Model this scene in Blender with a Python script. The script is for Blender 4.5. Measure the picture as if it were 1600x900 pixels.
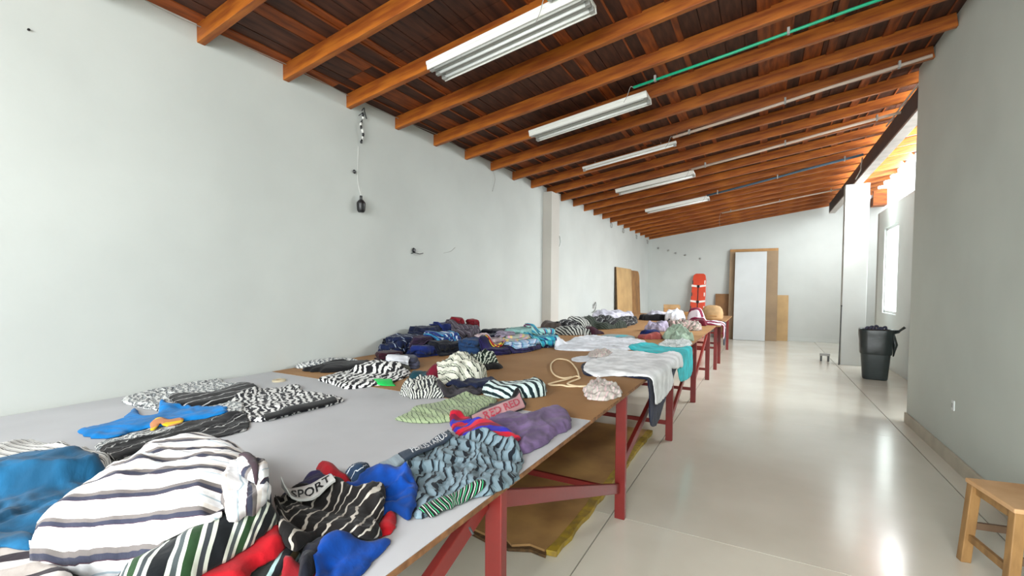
import bpy, bmesh, math, random
import numpy as np
from mathutils import Vector, Matrix, noise
from mathutils.geometry import delaunay_2d_cdt
C = bpy.context.scene.collection
for o in list(bpy.data.objects): bpy.data.objects.remove(o)
R = math.radians
# ---------------- camera ----------------
cd = bpy.data.cameras.new('camera'); cam = bpy.data.objects.new('camera', cd); C.objects.link(cam)
YAW = math.atan(393/710); P = .035; ROLL = .006
fw = Vector((-math.sin(YAW)*math.cos(P), math.cos(YAW)*math.cos(P), -math.sin(P)))
r0 = Vector((math.cos(YAW), math.sin(YAW), 0)); u0 = r0.cross(fw)
Rt = (r0*math.cos(ROLL) + u0*math.sin(ROLL)).normalized(); Up = Rt.cross(fw)
M = Matrix((Rt, Up, -fw)).transposed().to_4x4(); M.translation = Vector((0, 0, 1.55))
cam.matrix_world = M
cd.sensor_width = 36; cd.lens = 36*710/1600; cd.shift_y = .0155; cd.clip_start = .05; cd.clip_end = 200
bpy.context.scene.camera = cam
# ---------------- world, light, exposure ----------------
W = bpy.data.worlds.new('world'); bpy.context.scene.world = W; W.use_nodes = True
bg = W.node_tree.nodes['Background']; bg.inputs[0].default_value = (.93, .97, 1, 1); bg.inputs[1].default_value = 4.5
vs = bpy.context.scene.view_settings
vs.view_transform = 'Standard'; vs.look = 'None'; vs.gamma = 1; vs.use_curve_mapping = False; vs.exposure = 0.46
def area(name, loc, rot, sx, sy, power, col=(1, 1, 1)):
    l = bpy.data.lights.new(name, 'AREA'); l.shape = 'RECTANGLE'; l.size = sx; l.size_y = sy; l.energy = power; l.color = col
    o = bpy.data.objects.new(name, l); C.objects.link(o); o.location = loc; o.rotation_euler = rot; return o
area('daylight_back_window', (-.3, -4.1, 1.9), (R(88), 0, R(-6)), 2.6, 1.8, 200, (.95, .99, 1))      # through the rear window, facing into the room
area('fill_light_rear', (.3, -2.2, 3.6), (R(52), 0, R(-4)), 2.4, 1.6, 130, (.95, .99, 1))        # added fill behind the camera; the roof has no opening there
area('fill_light_rear_left', (-2.3, -2.4, 3.25), (R(58), 0, R(-34)), 1.8, 1.4, 160, (.95, .99, 1))   # added fill at rear left, aimed to brighten the right wall
area('fill_light_recess', (3.2, 14.4, 2.2), (R(84), 0, R(90)), 2.4, 2.6, 44, (.95, .99, 1))   # added fill inside the right recess to lift the end wall; no doorway
area('daylight_clerestory', (2.72, 9.5, 3.9), (R(48), 0, R(90)), 6.0, .9, 590, (.93, .98, 1))           # sky above the yard wall
# ---------------- helpers ----------------
def lin(c):
    return tuple(((v/255)/12.92 if v/255 <= .04045 else ((v/255+.055)/1.055)**2.4) for v in c) + (1,)
MATS = {}
def mat(name, rgb, rough=.6, var=0, vscale=6, metal=0, bump=0, bscale=60, rgb2=None, spec=.5, stretch=(1, 1, 1), coat=0):
    if name in MATS: return MATS[name]
    m = bpy.data.materials.new(name); m.use_nodes = True; nt = m.node_tree; n = nt.nodes; b = n['Principled BSDF']
    b.inputs['Roughness'].default_value = rough; b.inputs['Metallic'].default_value = metal
    b.inputs['Specular IOR Level'].default_value = spec; b.inputs['Coat Weight'].default_value = coat; b.inputs['Coat Roughness'].default_value = .15
    b.inputs['Base Color'].default_value = lin(rgb)
    tc = n.new('ShaderNodeTexCoord'); mp = n.new('ShaderNodeMapping'); mp.inputs['Scale'].default_value = stretch
    nt.links.new(tc.outputs['Object'], mp.inputs['Vector'])
    if var or rgb2:
        ns = n.new('ShaderNodeTexNoise'); ns.inputs['Scale'].default_value = vscale; ns.inputs['Detail'].default_value = 5
        nt.links.new(mp.outputs[0], ns.inputs['Vector'])
        cr = n.new('ShaderNodeValToRGB'); nt.links.new(ns.outputs['Fac'], cr.inputs[0])
        c2 = rgb2 or tuple(max(0, v*(1-var)) for v in rgb)
        cr.color_ramp.elements[0].position = .35; cr.color_ramp.elements[0].color = lin(c2)
        cr.color_ramp.elements[1].position = .65; cr.color_ramp.elements[1].color = lin(rgb)
        oi = n.new('ShaderNodeObjectInfo'); hs = n.new('ShaderNodeHueSaturation')
        mr = n.new('ShaderNodeMapRange'); mr.inputs['To Min'].default_value = 1-var*.6; mr.inputs['To Max'].default_value = 1+var*.6
        nt.links.new(oi.outputs['Random'], mr.inputs[0]); nt.links.new(mr.outputs[0], hs.inputs['Value'])
        nt.links.new(cr.outputs[0], hs.inputs['Color']); nt.links.new(hs.outputs[0], b.inputs['Base Color'])
    if bump:
        nb = n.new('ShaderNodeTexNoise'); nb.inputs['Scale'].default_value = bscale; nb.inputs['Detail'].default_value = 4
        nt.links.new(mp.outputs[0], nb.inputs['Vector'])
        bp = n.new('ShaderNodeBump'); bp.inputs['Strength'].default_value = bump; bp.inputs['Distance'].default_value = .004
        nt.links.new(nb.outputs['Fac'], bp.inputs['Height']); nt.links.new(bp.outputs[0], b.inputs['Normal'])
    MATS[name] = m; return m
def cloth(name, cols, scale=0, warp=.0, wscale=8, fine=0, blot=0):
    """cols: one rgb, or [(pos, rgb), ...] repeated across u every 1/scale metres"""
    m = bpy.data.materials.new('cloth_'+name); m.use_nodes = True; nt = m.node_tree; n = nt.nodes; b = n['Principled BSDF']
    b.inputs['Roughness'].default_value = .9; b.inputs['Specular IOR Level'].default_value = .2
    b.inputs['Sheen Weight'].default_value = .08
    uv = n.new('ShaderNodeTexCoord')
    if scale:
        ns = n.new('ShaderNodeTexNoise'); ns.inputs['Scale'].default_value = wscale; ns.inputs['Detail'].default_value = 1.5
        nt.links.new(uv.outputs['UV'], ns.inputs['Vector'])
        sp = n.new('ShaderNodeSeparateXYZ'); nt.links.new(uv.outputs['UV'], sp.inputs[0])
        a = n.new('ShaderNodeMath'); a.operation = 'MULTIPLY_ADD'; a.inputs[1].default_value = warp
        nt.links.new(ns.outputs['Fac'], a.inputs[0]); nt.links.new(sp.outputs[0], a.inputs[2])
        if fine:
            n2 = n.new('ShaderNodeTexNoise'); n2.inputs['Scale'].default_value = wscale*6; n2.inputs['Detail'].default_value = 0
            nt.links.new(uv.outputs['UV'], n2.inputs['Vector'])
            a2 = n.new('ShaderNodeMath'); a2.operation = 'MULTIPLY_ADD'; a2.inputs[1].default_value = fine
            nt.links.new(n2.outputs['Fac'], a2.inputs[0]); nt.links.new(a.outputs[0], a2.inputs[2]); a = a2
        s = n.new('ShaderNodeMath'); s.operation = 'MULTIPLY'; s.inputs[1].default_value = scale; nt.links.new(a.outputs[0], s.inputs[0])
        f = n.new('ShaderNodeMath'); f.operation = 'FRACT'; nt.links.new(s.outputs[0], f.inputs[0])
        cr = n.new('ShaderNodeValToRGB'); cr.color_ramp.interpolation = 'CONSTANT'; nt.links.new(f.outputs[0], cr.inputs[0])
        e = cr.color_ramp.elements
        while len(e) < len(cols): e.new(.5)
        for i, (p, c) in enumerate(cols): e[i].position = p; e[i].color = lin(c)
        nt.links.new(cr.outputs[0], b.inputs['Base Color'])
    else:
        c = cols
        ns = n.new('ShaderNodeTexNoise'); ns.inputs['Scale'].default_value = 7; ns.inputs['Detail'].default_value = 4
        nt.links.new(uv.outputs['UV'], ns.inputs['Vector'])
        cr = n.new('ShaderNodeValToRGB'); nt.links.new(ns.outputs['Fac'], cr.inputs[0])
        cr.color_ramp.elements[0].position = .4; cr.color_ramp.elements[1].position = .62
        cr.color_ramp.elements[0].color = lin(tuple(v*(.86-blot) for v in c)); cr.color_ramp.elements[1].color = lin(c)
        nt.links.new(cr.outputs[0], b.inputs['Base Color'])
    nb = n.new('ShaderNodeTexNoise'); nb.inputs['Scale'].default_value = 35; nb.inputs['Detail'].default_value = 3
    nt.links.new(uv.outputs['UV'], nb.inputs['Vector'])
    bp = n.new('ShaderNodeBump'); bp.inputs['Strength'].default_value = .35; bp.inputs['Distance'].default_value = .008
    nt.links.new(nb.outputs['Fac'], bp.inputs['Height']); nt.links.new(bp.outputs[0], b.inputs['Normal'])
    MATS[name] = m; return m
def setmeta(o, label=None, cat=None, group=None, kind=None):
    if label: o['label'] = label
    if cat: o['category'] = cat
    if group: o['group'] = group
    if kind: o['kind'] = kind
    return o
def empty(name, label=None, cat=None, loc=(0, 0, 0), rz=0, group=None, kind=None):
    o = bpy.data.objects.new(name, None); C.objects.link(o); o.location = loc; o.rotation_euler = (0, 0, rz); o.empty_display_size = .1
    return setmeta(o, label, cat, group, kind)
def obj(name, bm, m, parent=None, smooth=False, bevel=0):
    me = bpy.data.meshes.new(name); bmesh.ops.recalc_face_normals(bm, faces=bm.faces); bm.to_mesh(me); bm.free()
    if smooth:
        for p in me.polygons: p.use_smooth = True
    me.materials.append(m if not isinstance(m, str) else MATS[m])
    o = bpy.data.objects.new(name, me); C.objects.link(o)
    if parent: o.parent = parent
    if bevel:
        b = o.modifiers.new('bevel', 'BEVEL'); b.width = bevel; b.segments = 2; b.limit_method = 'ANGLE'
    return o
def inst(src, parent=None, loc=None, rot=None, scale=None):
    o = src.copy(); C.objects.link(o)
    if parent: o.parent = parent
    if loc is not None: o.location = loc
    if rot is not None: o.rotation_euler = rot
    if scale is not None: o.scale = scale
    return o
def box(bm, x0, x1, y0, y1, z0, z1, Mx=None):
    v = [bm.verts.new((x, y, z)) for z in (z0, z1) for y in (y0, y1) for x in (x0, x1)]
    if Mx is not None:
        for q in v: q.co = Mx @ q.co
    for f in ((0, 2, 3, 1), (4, 5, 7, 6), (0, 1, 5, 4), (2, 6, 7, 3), (0, 4, 6, 2), (1, 3, 7, 5)): bm.faces.new([v[i] for i in f])
    return bm
def bar(bm, a, b, w, h, up=(0, 0, 1)):
    a = Vector(a); b = Vector(b); d = (b-a); L = d.length; d.normalize(); s = d.cross(Vector(up)).normalized(); t = s.cross(d)
    Mx = Matrix((s, d, t)).transposed().to_4x4(); Mx.translation = a
    return box(bm, -w/2, w/2, 0, L, -h/2, h/2, Mx)
def tube(bm, pts, r, n=8, closed=False):
    pts = [Vector(p) for p in pts]; rings = []
    N = len(pts)
    for i, p in enumerate(pts):
        if closed: d = pts[(i+1) % N]-pts[i-1]
        else: d = pts[min(i+1, N-1)]-pts[max(i-1, 0)]
        d.normalize(); s = d.cross(Vector((.13, .21, .97)))
        if s.length < .1: s = d.cross(Vector((1, 0, 0)))
        s.normalize(); t = s.cross(d)
        rr = r[i] if isinstance(r, (list, tuple)) else r
        rings.append([bm.verts.new(p+(s*math.cos(2*math.pi*k/n)+t*math.sin(2*math.pi*k/n))*rr) for k in range(n)])
    for i in range(N if closed else N-1):
        A, B = rings[i], rings[(i+1) % N]
        for k in range(n): bm.faces.new((A[k], A[(k+1) % n], B[(k+1) % n], B[k]))
    if not closed: bm.faces.new(rings[0]); bm.faces.new(rings[-1][::-1])
    return bm
def lathe(bm, prof, n=20, Mx=None):
    rings = []
    for r, z in prof:
        rings.append([bm.verts.new((r*math.cos(2*math.pi*k/n), r*math.sin(2*math.pi*k/n), z)) for k in range(n)])
    for i in range(len(rings)-1):
        A, B = rings[i], rings[i+1]
        for k in range(n): bm.faces.new((A[k], A[(k+1) % n], B[(k+1) % n], B[k]))
    bm.faces.new(rings[0]); bm.faces.new(rings[-1])
    if Mx is not None: bmesh.ops.transform(bm, matrix=Mx, verts=bm.verts)
    return bm
def smoothpts(pts, k=6, closed=False):
    P_ = [Vector(p) for p in pts]; N = len(P_); out = []
    for i in range(N if closed else N-1):
        p0 = P_[(i-1) % N] if closed or i > 0 else P_[0]; p1 = P_[i]; p2 = P_[(i+1) % N]; p3 = P_[(i+2) % N] if closed or i+2 < N else P_[-1]
        for j in range(k):
            t = j/k
            out.append(.5*((2*p1)+(p2-p0)*t+(2*p0-5*p1+4*p2-p3)*t*t+(3*p1-p0-3*p2+p3)*t**3))
    if not closed: out.append(P_[-1])
    return out
NB = bmesh.new
# ---------------- materials ----------------
mat('wall_white', (195, 199, 195), .75, .04, 1.2, bump=.25, bscale=14)
mat('wall_pale', (228, 236, 234), .6, .03, 1.0)
mat('wall_grey', (198, 204, 196), .6, .04, 1.0, bump=.25, bscale=14)
mat('pilaster_grey', (190, 186, 178), .7, .04, 1.5)
mat('baseboard', (190, 182, 164), .6, .08, 4)
mat('concrete', (224, 220, 206), .2, .08, 1.3, bump=.04, bscale=5, spec=.6, coat=.35, rgb2=(214, 209, 194))
mat('joint', (92, 88, 80), .8)
mat('rafter_wood', (170, 97, 30), .5, .2, 3, rgb2=(128, 62, 20), stretch=(1, 9, 9), bump=.15, bscale=20, spec=.35)
mat('board_dark', (86, 52, 38), .6, .4, 2.5, rgb2=(52, 33, 27), stretch=(8, 1, 8), bump=.2, bscale=20, spec=.25)
mat('board_orange', (150, 76, 30), .6, .3, 3, rgb2=(104, 50, 22), stretch=(8, 1, 8), spec=.3)
mat('girder_dark', (58, 58, 60), .6, .1, 4)
mat('girder_pale', (176, 166, 158), .5, .1, 6)
mat('red_paint', (128, 34, 30), .42, .1, 5, bump=.1, bscale=30, spec=.5)
mat('top_grey', (186, 187, 190), .55, .05, 2, spec=.25)
mat('top_brown', (172, 132, 90), .58, .14, 2.2, rgb2=(156, 116, 76), spec=.2)
mat('top_edge', (150, 104, 66), .8, .2, 30, rgb2=(104, 68, 40))
mat('hardboard', (150, 108, 60), .6, .2, 3, rgb2=(120, 84, 46))
mat('board_floor', (184, 146, 94), .35, .3, 2.6, rgb2=(146, 112, 76))
mat('yellow_edge', (190, 160, 50), .7, .3, 18, rgb2=(150, 124, 60))
mat('torn_edge', (96, 70, 40), .9, .4, 30, bump=.6)
mat('stool_wood', (208, 166, 120), .45, .12, 4, rgb2=(186, 140, 92), stretch=(1, 1, 1))
mat('stool_leg', (160, 122, 74), .5, .15, 6, rgb2=(132, 98, 58), stretch=(4, 4, 1))
mat('stool_rung', (112, 88, 66), .6, .15, 6)
mat('lamp_white', (222, 222, 216), .35); mat('lamp_tube', (236, 238, 236), .2); mat('lamp_grey', (150, 150, 146), .4)
mat('lamp_dark', (60, 62, 62), .5)
mat('green_pipe', (24, 160, 118), .4); mat('white_pipe', (196, 176, 160), .5); mat('blue_pipe', (66, 92, 110), .4)
mat('black_plastic', (26, 26, 28), .4); mat('bin_plastic', (44, 52, 52), .45, .1, 8); mat('bag_plastic', (34, 42, 42), .3, .1, 8, bump=.7, bscale=14)
mat('wire', (150, 148, 140), .5); mat('rope', (226, 204, 166), .8); mat('tape', (190, 178, 150), .6)
mat('hang_white', (225, 225, 220), .7)
mat('orange_board', (210, 72, 44), .4, .06, 5); mat('strap_white', (232, 226, 220), .7)
mat('brown_panel', (146, 122, 92), .6, .12, 2.0, rgb2=(130, 108, 82)); mat('white_panel', (196, 200, 200), .5, .03, 2)
mat('tan_panel', (190, 156, 106), .6, .12, 2.5, rgb2=(170, 138, 92)); mat('dark_tan_panel', (138, 96, 52), .6, .15, 3)
mat('cardboard', (186, 142, 92), .8, .15, 6, rgb2=(166, 124, 76)); mat('sack', (198, 160, 112), .8, .2, 5)
mat('frame_white', (220, 224, 222), .4); mat('grass_wall', (214, 218, 214), .8, .05, 2)
mat('glass_frost', (235, 240, 240), .3)
K = (24, 24, 26); Wt = (216, 218, 214)
cloth('fine_stripe', [(0, (206, 206, 202)), (.62, (30, 30, 34)), (.76, (206, 206, 202)), (.9, (120, 122, 124))], 34, .03, 6)
cloth('wave_stripe', [(0, (180, 172, 166)), (.4, (40, 32, 40)), (.75, (206, 200, 196))], 9, .06, 7)
cloth('dark_cuff', (62, 46, 54))
cloth('teal_blue', (30, 98, 140), blot=.1)
cloth('olive_stripe', [(0, (30, 36, 34)), (.2, (170, 205, 205)), (.3, (30, 34, 40)), (.5, (96, 78, 44)), (.7, (176, 208, 206)), (.78, (24, 34, 34))], 9.5, .02, 5)
cloth('red', (196, 20, 34)); cloth('red_dull', (150, 24, 34))
cloth('green_stripe', [(0, (20, 24, 28)), (.16, (206, 212, 200)), (.24, (74, 82, 84)), (.34, (206, 212, 200)), (.42, (38, 66, 38)), (.60, (206, 212, 200)), (.68, (60, 66, 70)), (.78, (206, 212, 200)), (.86, (20, 24, 28))], 9, .012, 5)
cloth('white_stripe', [(0, (240, 240, 242)), (.22, (186, 202, 212)), (.27, (240, 240, 242)), (.52, (70, 44, 56)), (.55, (56, 58, 74)), (.70, (112, 106, 104)), (.84, (232, 226, 220))], 11, .035, 4)
cloth('grey_white_zebra', [(0, (206, 208, 206)), (.5, (52, 56, 62)), (.72, (170, 176, 178)), (.88, (40, 44, 48))], 26, .10, 16, .025)
cloth('black_band', [(0, K), (.55, (176, 176, 176)), (.64, K)], 11, .02, 8)
cloth('zebra', [(0, (214, 214, 212)), (.48, (30, 30, 36))], 28, .09, 16, .02)
cloth('black_tag', [(0, K), (.7, (70, 70, 72)), (.78, K), (.93, (170, 170, 168))], 12, .08, 14, .01)
cloth('sky_blue', (10, 122, 196)); cloth('tan_yellow', [(0, (190, 130, 90)), (.6, (222, 190, 40))], 9, .04, 8)
cloth('black', (26, 26, 28), blot=.1); cloth('olive_grey', [(0, (74, 74, 66)), (.6, (96, 100, 84)), (.8, (50, 52, 58))], 9, .1, 8)
cloth('zebra_bold', [(0, (224, 224, 222)), (.5, (26, 26, 30))], 20, .10, 11, .02)
cloth('neon_green', (30, 212, 96)); cloth('far_zebra', [(0, (186, 188, 182)), (.5, (40, 42, 44))], 17, .05, 8, .01)
cloth('fine_zebra', [(0, (206, 208, 200)), (.5, (44, 46, 50))], 44, .06, 12, .008)
cloth('teal_dark', (24, 66, 78)); cloth('charcoal', (66, 62, 68), blot=.25); cloth('maroon', (104, 18, 38), blot=.1)
cloth('cream_zebra', [(0, (206, 206, 192)), (.6, (40, 42, 44)), (.74, (190, 194, 176)), (.92, (60, 66, 60))], 15, .08, 9, .012)
cloth('green_zebra', [(0, (196, 204, 190)), (.4, (22, 36, 30))], 24, .1, 12, .02)
cloth('navy', (26, 34, 62), blot=.15)
cloth('bold_band', [(0, (196, 214, 212)), (.55, (20, 38, 42))], 18, .025, 14, .006)
cloth('pale_green', [(0, (152, 168, 132)), (.82, (70, 84, 62))], 40, .035, 12, .008)
cloth('pink_band', [(0, K), (.7, (60, 54, 58))], 8, .03, 8)
cloth('red_blue', [(0, (190, 16, 46)), (.42, (44, 40, 160)), (.80, (120, 20, 50))], 7, .06, 5)
cloth('purple', (116, 94, 134), blot=.12)
cloth('grey_zebra', [(0, (116, 136, 146)), (.56, (22, 28, 36)), (.80, (92, 112, 122))], 29, .10, 9, .012)
cloth('green_hem', [(0, (26, 26, 28)), (.45, (190, 196, 188)), (.62, (30, 32, 32)), (.86, (60, 180, 120))], 52, .03, 12)
cloth('navy_purple', (40, 34, 84), blot=.2); cloth('navy_letters', [(0, (36, 56, 80)), (.7, (200, 206, 210)), (.8, (36, 56, 80))], 22, .04, 16, .01)
cloth('royal_blue', (0, 68, 160), blot=.15); cloth('black_zebra', [(0, (24, 22, 22)), (.66, (176, 170, 160)), (.84, (30, 26, 24))], 25, .08, 8, .012)
cloth('maroon_dark', (56, 20, 34), blot=.2); cloth('navy_line', [(0, (24, 34, 66)), (.82, (24, 34, 66)), (.86, (176, 190, 206)), (.92, (30, 44, 84))], 8, .06, 6)
cloth('black_blue', (20, 24, 40), blot=.2); cloth('deep_blue', (26, 44, 110), blot=.2); cloth('plum', (58, 40, 66), blot=.25)
cloth('blue_trim', [(0, (26, 50, 116)), (.5, (60, 150, 190)), (.68, (30, 60, 130)), (.85, (190, 205, 220))], 6, .06, 7)
cloth('grey_stripe', [(0, (78, 70, 80)), (.6, (124, 120, 126)), (.75, (60, 54, 64))], 16, .02, 6); cloth('red_dark', (130, 20, 34), blot=.1)
cloth('steel_blue', (36, 66, 108)); cloth('slate', (72, 74, 92), blot=.12); cloth('white_cool', (234, 237, 244)); cloth('white_warm', (244, 246, 248))
cloth('light_blue', [(0, (160, 190, 220)), (.5, (200, 214, 230)), (.75, (96, 120, 176)), (.88, (120, 180, 200))], 9, .08, 7)
cloth('red_yellow', [(0, (180, 24, 40)), (.4, (226, 200, 70)), (.8, (40, 30, 60))], 9, .04, 7)
cloth('pale_pink', (206, 186, 190)); cloth('grey_pink', [(0, (160, 168, 160)), (.6, (214, 160, 190)), (.78, (220, 196, 130))], 7, .08, 6)
cloth('turq_line', [(0, (40, 150, 176)), (.5, (30, 60, 120)), (.75, (110, 200, 205))], 7, .05, 6)
cloth('lilac', (178, 168, 190), blot=.15); cloth('mint', (150, 200, 196), blot=.1)
cloth('mint_maroon', [(0, (160, 206, 200)), (.55, (120, 40, 90)), (.7, (60, 150, 180))], 6, .04, 6)
cloth('turquoise', (30, 200, 208), blot=.03); cloth('pink_grey', [(0, (192, 184, 176)), (.6, (214, 188, 188)), (.8, (172, 166, 160))], 22, .05, 10)
cloth('turq_grey', [(0, (130, 146, 146)), (.6, (70, 160, 170))], 3, .05, 6); cloth('taupe', (92, 82, 78)); 
cloth('green_dark', [(0, (40, 48, 40)), (.5, (90, 96, 84)), (.62, (28, 34, 30))], 20, .04, 8, .01)
cloth('white_lilac', (202, 200, 212), blot=.08); cloth('jean_blue', (50, 66, 100), blot=.2)
cloth('grey_pink_pat', [(0, (150, 144, 132)), (.4, (190, 160, 156)), (.7, (110, 104, 96))], 12, .2, 10)
cloth('salmon', (170, 84, 78)); cloth('mint_pale', (176, 198, 176), blot=.08); cloth('white_pat', [(0, (200, 206, 204)), (.6, (170, 178, 176)), (.8, (214, 218, 216))], 10, .2, 10)
cloth('dark_drape', (38, 44, 60), blot=.2); cloth('maroon_white', [(0, (210, 200, 206)), (.5, (110, 20, 50))], 4.5, .01, 4)
cloth('band_slate', (52, 66, 84)); cloth('band_light', (150, 166, 176)); cloth('band_white', (214, 214, 212)); cloth('band_pink', (214, 160, 164))
cloth('letter_white', (214, 218, 222)); cloth('letter_black', (30, 30, 34)); cloth('letter_red', (206, 56, 84))
# ---------------- setting ----------------
def struct(name, bm, m, parent=None, **k):
    o = obj(name, bm, m, parent, **k)
    if not parent: o['kind'] = 'structure'
    return o
rnd = random.Random(4)
SL = .143; RB = 3.25
def zr(x): return RB+(x+3.5)*SL            # underside of the rafters
# floor: base and slabs
fl = empty('floor', kind='structure')
obj('joint_bed', box(NB(), -3.9, 3.6, -4.2, 16.5, -.2, -.012), 'joint', fl)
xs = [-3.9, -3.10, -.88, 1.345, 3.6]; ys = [-4.2, -.1, 3.01, 6.12, 9.23, 12.34, 15.45, 16.5]
for i in range(len(xs)-1):
    for j in range(len(ys)-1):
        gx = .004; gy = .0025
        obj('floor_slab', box(NB(), xs[i]+gx, xs[i+1]-gx, ys[j]+gy, ys[j+1]-gy, -.11, 0), 'concrete', fl)
struct('wall_left', box(NB(), -3.7, -3.5, -4.2, 16.3, -.1, 3.9), 'wall_white')
struct('wall_far', box(NB(), -3.7, 3.3, 16.1, 16.3, -.1, 4.12), 'wall_white')
pl = empty('pillar_left', kind='structure'); 
obj('pilaster', box(NB(), -3.5, -3.33, 7.45, 7.80, 0, zr(-3.5)+.02), 'pilaster_grey', pl)
pl.name = 'trim_1'
struct('wall_right', box(NB(), 1.5, 1.66, -4.35, 6.88, -.1, 4.12), 'wall_grey')
bm = NB(); box(bm, 1.478, 1.5, -4.2, 6.88, 0, .12); struct('baseboard_right', bm, 'baseboard', bevel=.004)
bm = NB(); box(bm, -3.5, 2.9, 16.085, 16.1, 0, .10); struct('baseboard_far', bm, 'wall_white', bevel=.004)
# back wall with a wide window behind the camera
bm = NB(); box(bm, -3.7, 1.7, -4.35, -4.2, -.1, 1.0); box(bm, -3.7, 1.7, -4.35, -4.2, 2.8, 4.2); box(bm, -3.7, -1.7, -4.35, -4.2, 1.0, 2.8); box(bm, 1.1, 1.7, -4.35, -4.2, 1.0, 2.8)
struct('wall_back', bm, 'wall_white')
# yard wall on the right with its tall window
YW = 2.2
bm = NB(); wy0, wy1, wz0, wz1 = 11.05, 12.2, 1.08, 2.84
box(bm, YW, YW+.15, 6.9, wy0, -.1, 3.25); box(bm, YW, YW+.15, wy1, 12.75, -.1, 3.25)
box(bm, YW, YW+.15, wy0, wy1, -.1, wz0); box(bm, YW, YW+.15, wy0, wy1, wz1, 3.25)
struct('wall_yard', bm, 'wall_pale')
wn = empty('window_1', kind='structure')
bm = NB()
box(bm, YW+.03, YW+.08, wy0, wy0+.05, wz0, wz1); box(bm, YW+.03, YW+.08, wy1-.05, wy1, wz0, wz1)
box(bm, YW+.03, YW+.08, wy0, wy1, wz0, wz0+.05); box(bm, YW+.03, YW+.08, wy0, wy1, wz1-.05, wz1)
obj('window_frame', bm, 'frame_white', wn)
bm = NB(); box(bm, 3.25, 3.4, 12.75, 16.3, -.1, 3.7); box(bm, 2.2, 3.4, 12.75, 12.9, -.1, 3.25); struct('wall_sky_block', bm, 'wall_white')  # unseen walls, added to keep open sky light off the end wall
struct('trim_4', box(NB(), 2.56, 2.86, 15.7, 16.05, 3.86, 4.3), 'rafter_wood')
bm = NB(); box(bm, 1.42, 1.82, 11.5, 11.72, 0, 3.70); p = struct('pillar', bm, 'wall_white', bevel=.006)
# ceiling: rafters, roof boards, battens, girder
ce = empty('ceiling', kind='structure')
def slope_mx(x, y, z):
    a = math.atan(SL); Mx = Matrix.Rotation(-a, 4, 'Y'); Mx.translation = Vector((x, y, z)); return Mx
ca = math.cos(math.atan(SL))
def rafter_mesh(L, nm='rafter'):
    return obj(nm, box(NB(), 0, L, -.026, .026, 0, .125), 'rafter_wood', ce, bevel=.003)
ra = {}
k = -9
for k in range(-9, 23):
    y = 1.785+.65*k; xe = 1.5 if y < 6.8 else 2.5
    L = (xe+3.52)/ca
    if xe not in ra: ra[xe] = o = rafter_mesh(L)
    else: o = inst(ra[xe], ce)
    o.rotation_euler = (0, -math.atan(SL), 0); o.location = (-3.52, y, zr(-3.52)+.0)
# roof boards lie on the rafters, running along the room
s = 0; cuts = [-4.1, -.6, 2.9, 6.85, 10.3, 12.8, 16.2]
while s < 6.9:
    w = rnd.choice((.10, .13, .16, .19, .22)); org = rnd.random() < .16
    if org: w = .07
    for c in range(len(cuts)-1):
        y0, y1 = cuts[c], cuts[c+1]; xmax = 1.6 if y1 < 7 else 2.45
        if -3.52+s*ca > xmax: continue
        x = -3.52+s*ca
        o = obj('roof_board', box(NB(), 0, w-.006, y0+.002, y1-.002, 0, .02), 'board_orange' if (org or rnd.random() < .12) else 'board_dark', ce)
        o.rotation_euler = (0, -math.atan(SL), 0); o.location = (x, 0, zr(x)+.127+rnd.uniform(0, .004))
    if rnd.random() < .45:
        for c in range(len(cuts)-1):
            y0, y1 = cuts[c], cuts[c+1]; xmax = 1.5 if y1 < 7 else 2.45; x = -3.52+s*ca
            if x > xmax-.05: continue
            o = obj('joint_strip', box(NB(), -.008, .008, y0, y1, -.006, .004), 'board_orange', ce); o.rotation_euler = (0, -math.atan(SL), 0); o.location = (x, 0, zr(x)+.125)
    s += w
# short orange blocking pieces laid on the boards between rafters (visible on the middle of the roof)
for (x, y0, y1, w) in [(-1.0, 2.46, 6.3, .11), (-.72, 3.1, 7.6, .05), (-.1, 3.76, 9.5, .10), (.5, 3.76, 9.5, .07), (.95, 5, 12, .09), (-1.7, 5.0, 9.0, .06)]:
    o = obj('cross_batten', box(NB(), 0, w, y0, y1, 0, .014), 'board_orange', ce); o.rotation_euler = (0, -math.atan(SL), 0); o.location = (x, 0, zr(x)+.112)
# tile covering above the boards keeps the sky out
bm = NB(); 
for (y0, y1, xe) in ((-4.3, 6.9, 1.7), (6.9, 16.3, 2.47)):
    box(bm, 0, (xe+3.7)/ca, y0, y1, 0, .04)
o = obj('roof_cover', bm, 'board_dark', ce); o.rotation_euler = (0, -math.atan(SL), 0); o.location = (-3.7, 0, zr(-3.7)+.155)
# girder over the pillar
gi = empty('trim_2', kind='structure')
bm = NB(); box(bm, 1.56, 1.60, 6.95, 15.6, 3.73, 3.975); obj('web', bm, 'girder_dark', gi)
bm = NB(); box(bm, 1.56, 1.70, 6.95, 15.6, 3.70, 3.73); obj('flange', bm, 'girder_pale', gi)
bm = NB(); tube(bm, [(1.53, 7.0, 3.965), (1.53, 8.6, 3.965)], .012); obj('conduit', bm, 'girder_pale', gi)
bm = NB(); tube(bm, smoothpts([(1.52, 10.4, 3.96), (1.53, 10.6, 3.86), (1.54, 10.7, 3.80), (1.54, 11.2, 3.74)]), .012); obj('conduit', bm, 'girder_pale', gi)
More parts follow.
